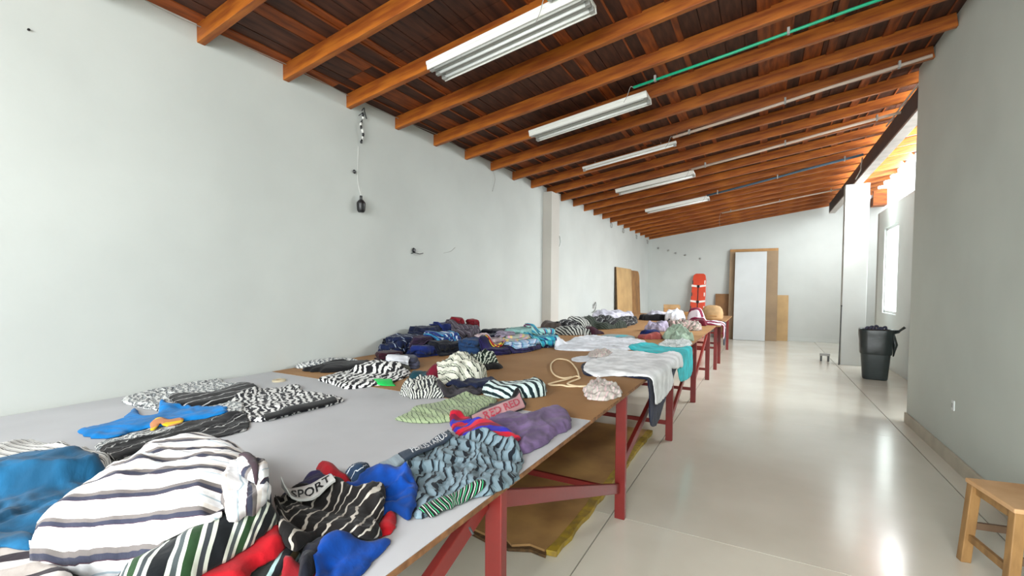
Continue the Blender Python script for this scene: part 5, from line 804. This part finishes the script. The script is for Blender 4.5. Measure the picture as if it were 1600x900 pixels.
{'n':'folded_shirt','c':'shirt','l':'mint and maroon folded shirt at the right top of the pastel row','m':'mint_maroon','p':[(-2.392, 5.36), (-2.427, 5.349), (-2.459, 5.332), (-2.495, 5.338), (-2.526, 5.301), (-2.56, 5.268), (-2.581, 5.217), (-2.581, 5.163), (-2.589, 5.115), (-2.599, 5.061), (-2.603, 5.001), (-2.568, 4.981), (-2.541, 4.959), (-2.509, 4.951), (-2.477, 4.952), (-2.443, 4.928), (-2.406, 4.953), (-2.378, 5.003), (-2.366, 5.059), (-2.341, 5.095), (-2.317, 5.14), (-2.303, 5.192), (-2.284, 5.256), (-2.309, 5.295), (-2.334, 5.326), (-2.361, 5.35)],'t':0.135,'f':0.009,'fs':8,'fa':0,'sa':80,'r':0.014,'h0':0.05,'w':0.078,'g':'pastel folded shirts on the brown board','ly':4},
{'n':'white_shirt','c':'shirt','l':'long white shirt spread out behind the white draped shirt','m':'white_cool','p':[(-2.089, 4.782), (-2.158, 5.317), (-2.241, 5.87), (-2.136, 6.23), (-1.788, 6.154), (-1.41, 6.03), (-1.258, 5.72), (-1.292, 5.08), (-1.598, 4.771), (-1.918, 4.635)],'t':0.028,'f':0.009,'fs':7,'fa':75,'sa':0,'r':0.012},
{'n':'navy_shirt','c':'shirt','l':'navy shirt lying under the white shirt and hanging off the table edge','m':'navy','p':[(-1.344, 3.665), (-1.414, 3.887), (-1.391, 4.066), (-1.189, 4.104), (-1.058, 4.539), (-0.749, 4.917), (-0.49, 4.242), (-0.334, 3.837), (-0.416, 3.567), (-0.639, 3.528), (-0.757, 3.476), (-1.013, 3.502), (-1.196, 3.393)],'t':0.018,'f':0.005,'fs':8,'fa':0,'sa':0,'r':0.012},
{'n':'turquoise_shirt','c':'shirt','l':'turquoise shirt hanging off the table edge beside the white shirt','m':'turquoise','p':[(-1.325, 5.122), (-1.291, 5.624), (-1.204, 5.83), (-1.037, 5.565), (-0.834, 5.554), (-0.739, 5.81), (-0.429, 5.853), (-0.452, 5.162), (-0.546, 4.861), (-0.762, 4.722), (-0.951, 4.937)],'t':0.016,'f':0.006,'fs':6,'fa':0,'sa':0,'r':0.012,'lay':1},
{'n':'white_shirt','c':'shirt','l':'white shirt draped over the table edge with one sleeve hanging down','m':'white_warm','p':[(-1.281, 3.539), (-1.386, 3.927), (-1.399, 4.182), (-1.499, 4.689), (-1.425, 4.912), (-1.145, 4.905), (-0.834, 4.821), (-0.749, 4.917), (-0.607, 4.974), (-0.678, 4.415), (-0.699, 4.316), (-0.518, 4.398), (-0.494, 3.724), (-0.594, 3.622), (-0.754, 3.519), (-1.006, 3.477), (-1.128, 3.375)],'t':0.024,'f':0.008,'fs':4,'fa':20,'sa':0,'r':0.011,'lay':3},
{'n':'pink_rag','c':'rag','l':'crumpled pink and grey underwear at the near right corner of the brown board','m':'pink_grey','p':[(-1.021, 2.825), (-1.059, 3.033), (-1.058, 3.243), (-0.936, 3.156), (-0.823, 2.985), (-0.784, 2.799), (-0.836, 2.691), (-0.932, 2.673)],'t':0.045,'f':0.022,'fs':12,'fa':40,'sa':0,'r':0.009,'j':0.008},
{'n':'white_rag','c':'rag','l':'small flat white cloth with a red end left of the draped white shirt','m':'white_cool','p':[(-1.609, 4.084), (-1.599, 4.282), (-1.503, 4.39), (-1.395, 4.168), (-1.486, 3.981)],'t':0.014,'f':0.004,'fs':14,'fa':0,'sa':0,'r':0.012},
{'n':'pink_rag','c':'rag','l':'small pink and white crumpled rag beside the flat white cloth','m':'pink_grey','p':[(-1.542, 4.366), (-1.595, 4.656), (-1.492, 4.777), (-1.375, 4.624), (-1.34, 4.294), (-1.42, 4.245)],'t':0.03,'f':0.02,'fs':16,'fa':0,'sa':0,'r':0.01,'j':0.008},
{'n':'teal_rag','c':'rag','l':'thin grey and turquoise strip of cloth behind the long white shirt','m':'turq_grey','p':[(-2.019, 6.305), (-1.981, 6.649), (-1.687, 6.618), (-1.545, 6.306), (-1.631, 6.067)],'t':0.01,'f':0.003,'fs':10,'fa':0,'sa':0,'r':0.012},
{'n':'grey_shirt','c':'shirt','l':'brown grey domed cloth at the near end of the far striped row','m':'taupe','p':[(-2.734, 6.73), (-2.791, 6.733), (-2.831, 6.755), (-2.875, 6.789), (-2.923, 6.772), (-2.96, 6.741), (-2.99, 6.71), (-3.048, 6.702), (-3.08, 6.662), (-3.116, 6.615), (-3.114, 6.557), (-3.049, 6.518), (-3.026, 6.479), (-3.0, 6.442), (-2.969, 6.405), (-2.92, 6.402), (-2.876, 6.385), (-2.827, 6.376), (-2.784, 6.398), (-2.721, 6.395), (-2.7, 6.448), (-2.699, 6.503), (-2.692, 6.547), (-2.671, 6.593), (-2.669, 6.646), (-2.709, 6.684)],'t':0.189,'f':0.01,'fs':7,'fa':0,'sa':0,'r':0.02,'h0':0,'w':0.08},
{'n':'black_boxer','c':'boxer shorts','l':'black garment just right of the brown grey dome','m':'black_tag','p':[(-2.646, 6.93), (-2.68, 6.945), (-2.72, 6.947), (-2.761, 6.922), (-2.797, 6.881), (-2.827, 6.832), (-2.844, 6.776), (-2.89, 6.727), (-2.882, 6.667), (-2.856, 6.626), (-2.849, 6.582), (-2.836, 6.541), (-2.824, 6.489), (-2.793, 6.464), (-2.757, 6.436), (-2.712, 6.478), (-2.672, 6.496), (-2.624, 6.511), (-2.606, 6.583), (-2.592, 6.641), (-2.589, 6.693), (-2.569, 6.743), (-2.559, 6.799), (-2.545, 6.869), (-2.564, 6.918), (-2.622, 6.898)],'t':0.188,'f':0.014,'fs':8,'fa':0,'sa':0,'r':0.02,'h0':0,'w':0.08},
{'n':'striped_boxer','c':'boxer shorts','l':'striped black and white hump standing highest in the far striped row','m':'far_zebra','p':[(-2.57, 7.509), (-2.586, 7.575), (-2.629, 7.58), (-2.679, 7.528), (-2.726, 7.484), (-2.749, 7.392), (-2.78, 7.339), (-2.818, 7.282), (-2.847, 7.213), (-2.846, 7.152), (-2.845, 7.093), (-2.867, 7.001), (-2.831, 6.976), (-2.803, 6.938), (-2.754, 6.956), (-2.704, 7.016), (-2.665, 7.039), (-2.622, 7.057), (-2.573, 7.094), (-2.555, 7.176), (-2.52, 7.237), (-2.498, 7.306), (-2.49, 7.373), (-2.466, 7.457), (-2.497, 7.492), (-2.534, 7.505)],'t':0.255,'f':0.014,'fs':8,'fa':0,'sa':80,'r':0.02,'h0':0,'w':0.08},
{'n':'green_shirt','c':'shirt','l':'dark green striped garment in the far striped row','m':'green_dark','p':[(-2.183, 8.096), (-2.201, 8.168), (-2.245, 8.209), (-2.326, 8.086), (-2.39, 8.009), (-2.441, 7.898), (-2.48, 7.804), (-2.545, 7.724), (-2.583, 7.624), (-2.605, 7.528), (-2.603, 7.455), (-2.648, 7.319), (-2.625, 7.259), (-2.569, 7.266), (-2.526, 7.252), (-2.453, 7.34), (-2.403, 7.359), (-2.343, 7.388), (-2.275, 7.456), (-2.233, 7.579), (-2.203, 7.679), (-2.142, 7.78), (-2.136, 7.867), (-2.101, 7.978), (-2.115, 8.042), (-2.159, 8.056)],'t':0.144,'f':0.014,'fs':8,'fa':0,'sa':80,'r':0.02,'h0':0,'w':0.08},
{'n':'black_boxer','c':'boxer shorts','l':'black crumpled garment on the dark green one','m':'black_tag','p':[(-2.45, 8.326), (-2.494, 8.295), (-2.534, 8.286), (-2.577, 8.223), (-2.625, 8.19), (-2.68, 8.125), (-2.687, 7.992), (-2.7, 7.897), (-2.706, 7.813), (-2.722, 7.722), (-2.723, 7.638), (-2.716, 7.561), (-2.692, 7.512), (-2.646, 7.54), (-2.626, 7.45), (-2.579, 7.458), (-2.529, 7.549), (-2.491, 7.653), (-2.465, 7.752), (-2.434, 7.831), (-2.409, 7.919), (-2.359, 8.029), (-2.373, 8.109), (-2.393, 8.166), (-2.389, 8.264), (-2.418, 8.301)],'t':0.165,'f':0.014,'fs':8,'fa':0,'sa':0,'r':0.02,'h0':0.04,'w':0.08},
{'n':'striped_boxer','c':'boxer shorts','l':'black and white garment at the front of the far striped row','m':'far_zebra','p':[(-2.245, 6.656), (-2.253, 6.713), (-2.306, 6.717), (-2.355, 6.739), (-2.433, 6.672), (-2.492, 6.587), (-2.553, 6.558), (-2.613, 6.507), (-2.674, 6.444), (-2.702, 6.375), (-2.748, 6.299), (-2.751, 6.237), (-2.743, 6.183), (-2.743, 6.115), (-2.653, 6.151), (-2.589, 6.176), (-2.539, 6.186), (-2.487, 6.182), (-2.422, 6.216), (-2.359, 6.271), (-2.293, 6.328), (-2.271, 6.402), (-2.199, 6.472), (-2.155, 6.552), (-2.181, 6.599), (-2.216, 6.628)],'t':0.128,'f':0.014,'fs':10,'fa':0,'sa':50,'r':0.02,'h0':0,'w':0.08},
{'n':'striped_boxer','c':'boxer shorts','l':'black and white scraps at the right end of the far striped row','m':'black_tag','p':[(-2.289, 9.243), (-2.331, 9.083), (-2.377, 9.132), (-2.416, 9.026), (-2.459, 8.915), (-2.494, 8.746), (-2.484, 8.521), (-2.479, 8.344), (-2.479, 8.171), (-2.491, 7.945), (-2.447, 7.869), (-2.414, 7.785), (-2.385, 7.665), (-2.343, 7.657), (-2.297, 7.523), (-2.246, 7.58), (-2.208, 7.766), (-2.2, 8.019), (-2.174, 8.164), (-2.147, 8.325), (-2.158, 8.503), (-2.14, 8.7), (-2.162, 8.849), (-2.181, 9.004), (-2.2, 9.187), (-2.239, 9.297)],'t':0.153,'f':0.014,'fs':10,'fa':0,'sa':0,'r':0.02,'h0':0,'w':0.08},
{'n':'maroon_rag','c':'rag','l':'maroon and black scrap in front of the far striped row','m':'maroon_dark','p':[(-2.15, 6.743), (-2.175, 6.751), (-2.205, 6.73), (-2.232, 6.717), (-2.25, 6.673), (-2.275, 6.659), (-2.311, 6.642), (-2.325, 6.602), (-2.338, 6.561), (-2.337, 6.523), (-2.341, 6.483), (-2.323, 6.459), (-2.309, 6.433), (-2.284, 6.426), (-2.252, 6.451), (-2.233, 6.429), (-2.205, 6.427), (-2.175, 6.447), (-2.155, 6.488), (-2.14, 6.526), (-2.128, 6.561), (-2.12, 6.595), (-2.087, 6.642), (-2.098, 6.676), (-2.117, 6.698), (-2.13, 6.725)],'t':0.08,'f':0.008,'fs':10,'fa':0,'sa':0,'r':0.02,'h0':0,'w':0.06},
{'n':'white_shirt','c':'shirt','l':'pale grey white cloth heap below the leaning brown board','m':'white_lilac','p':[(-2.649, 10.43), (-2.727, 10.382), (-2.797, 10.335), (-2.869, 10.215), (-2.949, 10.243), (-3.044, 10.15), (-3.101, 9.973), (-3.162, 9.814), (-3.191, 9.659), (-3.227, 9.501), (-3.211, 9.388), (-3.203, 9.271), (-3.12, 9.292), (-3.053, 9.322), (-3.043, 9.167), (-2.974, 9.167), (-2.89, 9.218), (-2.807, 9.363), (-2.738, 9.508), (-2.685, 9.653), (-2.618, 9.79), (-2.524, 9.963), (-2.555, 10.08), (-2.549, 10.21), (-2.552, 10.335), (-2.591, 10.405)],'t':0.213,'f':0.045,'fs':7,'fa':0,'sa':0,'r':0.022,'h0':0,'w':0.08},
{'n':'black_boxer','c':'boxer shorts','l':'long dark garment lying at the far end under white cloths','m':'black','p':[(-1.608, 10.434), (-1.659, 10.485), (-1.688, 10.552), (-1.801, 10.544), (-1.879, 10.56), (-1.962, 10.573), (-2.051, 10.531), (-2.121, 10.481), (-2.186, 10.442), (-2.306, 10.427), (-2.364, 10.363), (-2.429, 10.293), (-2.425, 10.221), (-2.339, 10.18), (-2.332, 10.121), (-2.308, 10.06), (-2.255, 10.009), (-2.147, 10.032), (-2.064, 10.028), (-1.976, 10.041), (-1.895, 10.082), (-1.787, 10.094), (-1.744, 10.168), (-1.728, 10.235), (-1.7, 10.292), (-1.628, 10.36)],'t':0.159,'f':0.01,'fs':6,'fa':0,'sa':0,'r':0.025,'h0':0,'w':0.08},
{'n':'blue_pants','c':'pants','l':'dark blue garment in the far cross row beside the black one','m':'jean_blue','p':[(-1.483, 10.324), (-1.525, 10.369), (-1.571, 10.405), (-1.626, 10.402), (-1.674, 10.443), (-1.733, 10.468), (-1.793, 10.467), (-1.816, 10.406), (-1.853, 10.372), (-1.89, 10.331), (-1.874, 10.265), (-1.88, 10.208), (-1.831, 10.157), (-1.791, 10.119), (-1.769, 10.07), (-1.749, 9.991), (-1.696, 9.939), (-1.635, 9.959), (-1.578, 9.95), (-1.541, 9.995), (-1.499, 10.018), (-1.45, 10.04), (-1.439, 10.097), (-1.448, 10.157), (-1.461, 10.211), (-1.438, 10.274)],'t':0.176,'f':0.01,'fs':6,'fa':0,'sa':0,'r':0.025,'h0':0,'w':0.08},
{'n':'white_shirt','c':'shirt','l':'white crumpled cloth, left one of three in the far cross row','m':'white_lilac','p':[(-1.772, 10.429), (-1.782, 10.474), (-1.79, 10.526), (-1.863, 10.533), (-1.911, 10.553), (-1.954, 10.599), (-2.021, 10.599), (-2.097, 10.61), (-2.161, 10.574), (-2.2, 10.522), (-2.217, 10.47), (-2.265, 10.432), (-2.298, 10.383), (-2.25, 10.339), (-2.257, 10.29), (-2.226, 10.251), (-2.192, 10.21), (-2.148, 10.171), (-2.078, 10.167), (-2.01, 10.192), (-1.958, 10.225), (-1.877, 10.202), (-1.811, 10.23), (-1.764, 10.276), (-1.734, 10.329), (-1.765, 10.384)],'t':0.151,'f':0.045,'fs':7,'fa':0,'sa':0,'r':0.025,'h0':0.06,'w':0.08},
{'n':'white_shirt','c':'shirt','l':'white crumpled cloth, middle one of three in the far cross row','m':'white_cool','p':[(-1.465, 10.225), (-1.504, 10.259), (-1.532, 10.314), (-1.588, 10.325), (-1.641, 10.302), (-1.679, 10.263), (-1.722, 10.265), (-1.775, 10.264), (-1.8, 10.223), (-1.845, 10.191), (-1.839, 10.137), (-1.833, 10.088), (-1.835, 10.037), (-1.815, 9.989), (-1.772, 9.958), (-1.72, 9.952), (-1.689, 9.9), (-1.639, 9.893), (-1.587, 9.894), (-1.539, 9.912), (-1.522, 9.97), (-1.501, 10.006), (-1.471, 10.037), (-1.424, 10.074), (-1.443, 10.126), (-1.456, 10.173)],'t':0.179,'f':0.045,'fs':7,'fa':0,'sa':0,'r':0.025,'h0':0.07,'w':0.08},
{'n':'maroon_shirt','c':'shirt','l':'maroon garment lying before the white crumpled cloths','m':'maroon','p':[(-0.929, 9.231), (-0.939, 9.279), (-0.926, 9.328), (-0.942, 9.376), (-0.953, 9.434), (-1.001, 9.463), (-1.066, 9.442), (-1.107, 9.471), (-1.156, 9.475), (-1.204, 9.464), (-1.238, 9.428), (-1.272, 9.397), (-1.301, 9.361), (-1.325, 9.319), (-1.384, 9.269), (-1.353, 9.214), (-1.307, 9.175), (-1.272, 9.14), (-1.232, 9.114), (-1.19, 9.092), (-1.143, 9.09), (-1.095, 9.074), (-1.056, 9.107), (-1.001, 9.105), (-0.938, 9.118), (-0.93, 9.179)],'t':0.145,'f':0.01,'fs':7,'fa':0,'sa':0,'r':0.02,'h0':0,'w':0.08},
{'n':'white_shirt','c':'shirt','l':'white crumpled cloth, right one of three in the far cross row','m':'white_warm','p':[(-1.033, 9.859), (-1.032, 9.905), (-1.036, 9.954), (-1.075, 9.979), (-1.082, 10.044), (-1.118, 10.084), (-1.167, 10.076), (-1.209, 10.056), (-1.244, 10.032), (-1.283, 10.02), (-1.311, 9.987), (-1.358, 9.963), (-1.353, 9.904), (-1.333, 9.855), (-1.347, 9.807), (-1.337, 9.759), (-1.317, 9.714), (-1.276, 9.696), (-1.243, 9.67), (-1.203, 9.669), (-1.163, 9.647), (-1.108, 9.617), (-1.079, 9.674), (-1.058, 9.723), (-1.048, 9.772), (-1.035, 9.814)],'t':0.176,'f':0.045,'fs':7,'fa':0,'sa':0,'r':0.025,'h0':0.08,'w':0.08},
{'n':'grey_shirt','c':'shirt','l':'patterned grey pink underwear heap at the far table edge','m':'grey_pink_pat','p':[(-1.024, 8.368), (-1.082, 8.383), (-1.138, 8.4), (-1.202, 8.438), (-1.263, 8.396), (-1.323, 8.363), (-1.355, 8.297), (-1.355, 8.227), (-1.425, 8.187), (-1.47, 8.12), (-1.479, 8.043), (-1.426, 7.99), (-1.39, 7.934), (-1.336, 7.899), (-1.273, 7.889), (-1.219, 7.845), (-1.155, 7.899), (-1.106, 7.934), (-1.047, 7.944), (-0.973, 7.961), (-0.921, 8.015), (-0.91, 8.089), (-0.885, 8.159), (-0.933, 8.217), (-0.935, 8.285), (-0.955, 8.352)],'t':0.158,'f':0.04,'fs':11,'fa':0,'sa':0,'r':0.02,'h0':0,'w':0.08},
{'n':'salmon_shirt','c':'shirt','l':'salmon pink folded cloth under the small blue one','m':'salmon','p':[(-1.266, 6.553), (-1.297, 6.573), (-1.338, 6.567), (-1.37, 6.563), (-1.402, 6.569), (-1.449, 6.592), (-1.475, 6.56), (-1.501, 6.532), (-1.523, 6.501), (-1.521, 6.461), (-1.536, 6.423), (-1.523, 6.386), (-1.497, 6.357), (-1.456, 6.347), (-1.441, 6.312), (-1.414, 6.277), (-1.374, 6.281), (-1.335, 6.278), (-1.309, 6.314), (-1.287, 6.339), (-1.256, 6.354), (-1.215, 6.374), (-1.203, 6.413), (-1.222, 6.452), (-1.212, 6.494), (-1.24, 6.524)],'t':0.098,'f':0.008,'fs':8,'fa':0,'sa':0,'r':0.014,'h0':0,'w':0.08},
{'n':'blue_shirt','c':'shirt','l':'small bright blue folded cloth on the salmon one','m':'deep_blue','p':[(-1.305, 6.619), (-1.324, 6.638), (-1.35, 6.648), (-1.379, 6.636), (-1.408, 6.638), (-1.443, 6.639), (-1.458, 6.604), (-1.479, 6.58), (-1.485, 6.55), (-1.494, 6.523), (-1.508, 6.491), (-1.512, 6.456), (-1.492, 6.432), (-1.451, 6.435), (-1.435, 6.414), (-1.41, 6.407), (-1.383, 6.407), (-1.354, 6.407), (-1.331, 6.428), (-1.307, 6.445), (-1.282, 6.465), (-1.242, 6.486), (-1.246, 6.523), (-1.264, 6.552), (-1.272, 6.579), (-1.296, 6.593)],'t':0.095,'f':0.008,'fs':8,'fa':0,'sa':0,'r':0.014,'h0':0.04,'w':0.066},
{'n':'lilac_rag','c':'rag','l':'lilac and white crumpled rag behind the blue folded cloth','m':'lilac','p':[(-1.405, 7.767), (-1.424, 7.805), (-1.467, 7.803), (-1.506, 7.81), (-1.546, 7.796), (-1.573, 7.754), (-1.597, 7.724), (-1.632, 7.705), (-1.691, 7.682), (-1.695, 7.634), (-1.699, 7.588), (-1.683, 7.549), (-1.646, 7.527), (-1.631, 7.491), (-1.599, 7.472), (-1.56, 7.468), (-1.521, 7.491), (-1.482, 7.476), (-1.438, 7.481), (-1.41, 7.52), (-1.375, 7.549), (-1.375, 7.596), (-1.366, 7.633), (-1.348, 7.675), (-1.334, 7.724), (-1.362, 7.756)],'t':0.131,'f':0.035,'fs':13,'fa':0,'sa':0,'r':0.014,'h0':0.02,'w':0.08},
{'n':'mint_shirt','c':'shirt','l':'heap of pale mint green crumpled cloth at the table edge','m':'mint_pale','p':[(-0.866, 6.574), (-0.881, 6.627), (-0.894, 6.698), (-0.936, 6.747), (-0.985, 6.782), (-1.034, 6.75), (-1.077, 6.75), (-1.134, 6.772), (-1.159, 6.72), (-1.188, 6.681), (-1.197, 6.626), (-1.21, 6.573), (-1.206, 6.513), (-1.197, 6.45), (-1.164, 6.395), (-1.101, 6.386), (-1.077, 6.329), (-1.038, 6.285), (-0.99, 6.26), (-0.94, 6.254), (-0.898, 6.277), (-0.859, 6.306), (-0.838, 6.355), (-0.791, 6.389), (-0.82, 6.465), (-0.86, 6.523)],'t':0.205,'f':0.05,'fs':11,'fa':0,'sa':0,'r':0.012,'h0':0,'w':0.14},
{'n':'white_rag','c':'rag','l':'grey white patterned cloth in front of the mint heap','m':'white_pat','p':[(-1.099, 5.618), (-1.107, 6.15), (-0.962, 6.24), (-0.807, 6.254), (-0.775, 5.749), (-0.866, 5.624), (-0.997, 5.543)],'t':0.03,'f':0.012,'fs':12,'fa':0,'sa':0,'r':0.014},
{'n':'navy_shirt','c':'shirt','l':'dark shirt hanging in a long drop over the far table edge','m':'dark_drape','p':[(-1.2, 9.75), (-0.9, 9.7), (-0.65, 9.75), (-0.4, 9.8), (-0.28, 9.85), (-0.25, 10.2), (-0.4, 10.3), (-0.65, 10.35), (-0.9, 10.4), (-1.25, 10.3)],'t':0.03,'f':0.008,'fs':7,'fa':0,'sa':0,'r':0.02,'lay':0,'xe':-0.7},
{'n':'striped_shirt','c':'shirt','l':'white and maroon shirt hanging over the far table edge','m':'maroon_white','p':[(-1.3, 9.4), (-0.9, 9.4), (-0.65, 9.42), (-0.45, 9.45), (-0.42, 9.7), (-0.65, 9.8), (-0.9, 9.85), (-1.3, 9.8)],'t':0.04,'f':0.008,'fs':7,'fa':0,'sa':80,'r':0.02,'lay':2,'xe':-0.7},]
for i, g in enumerate(GARMENTS): garment(g, i)
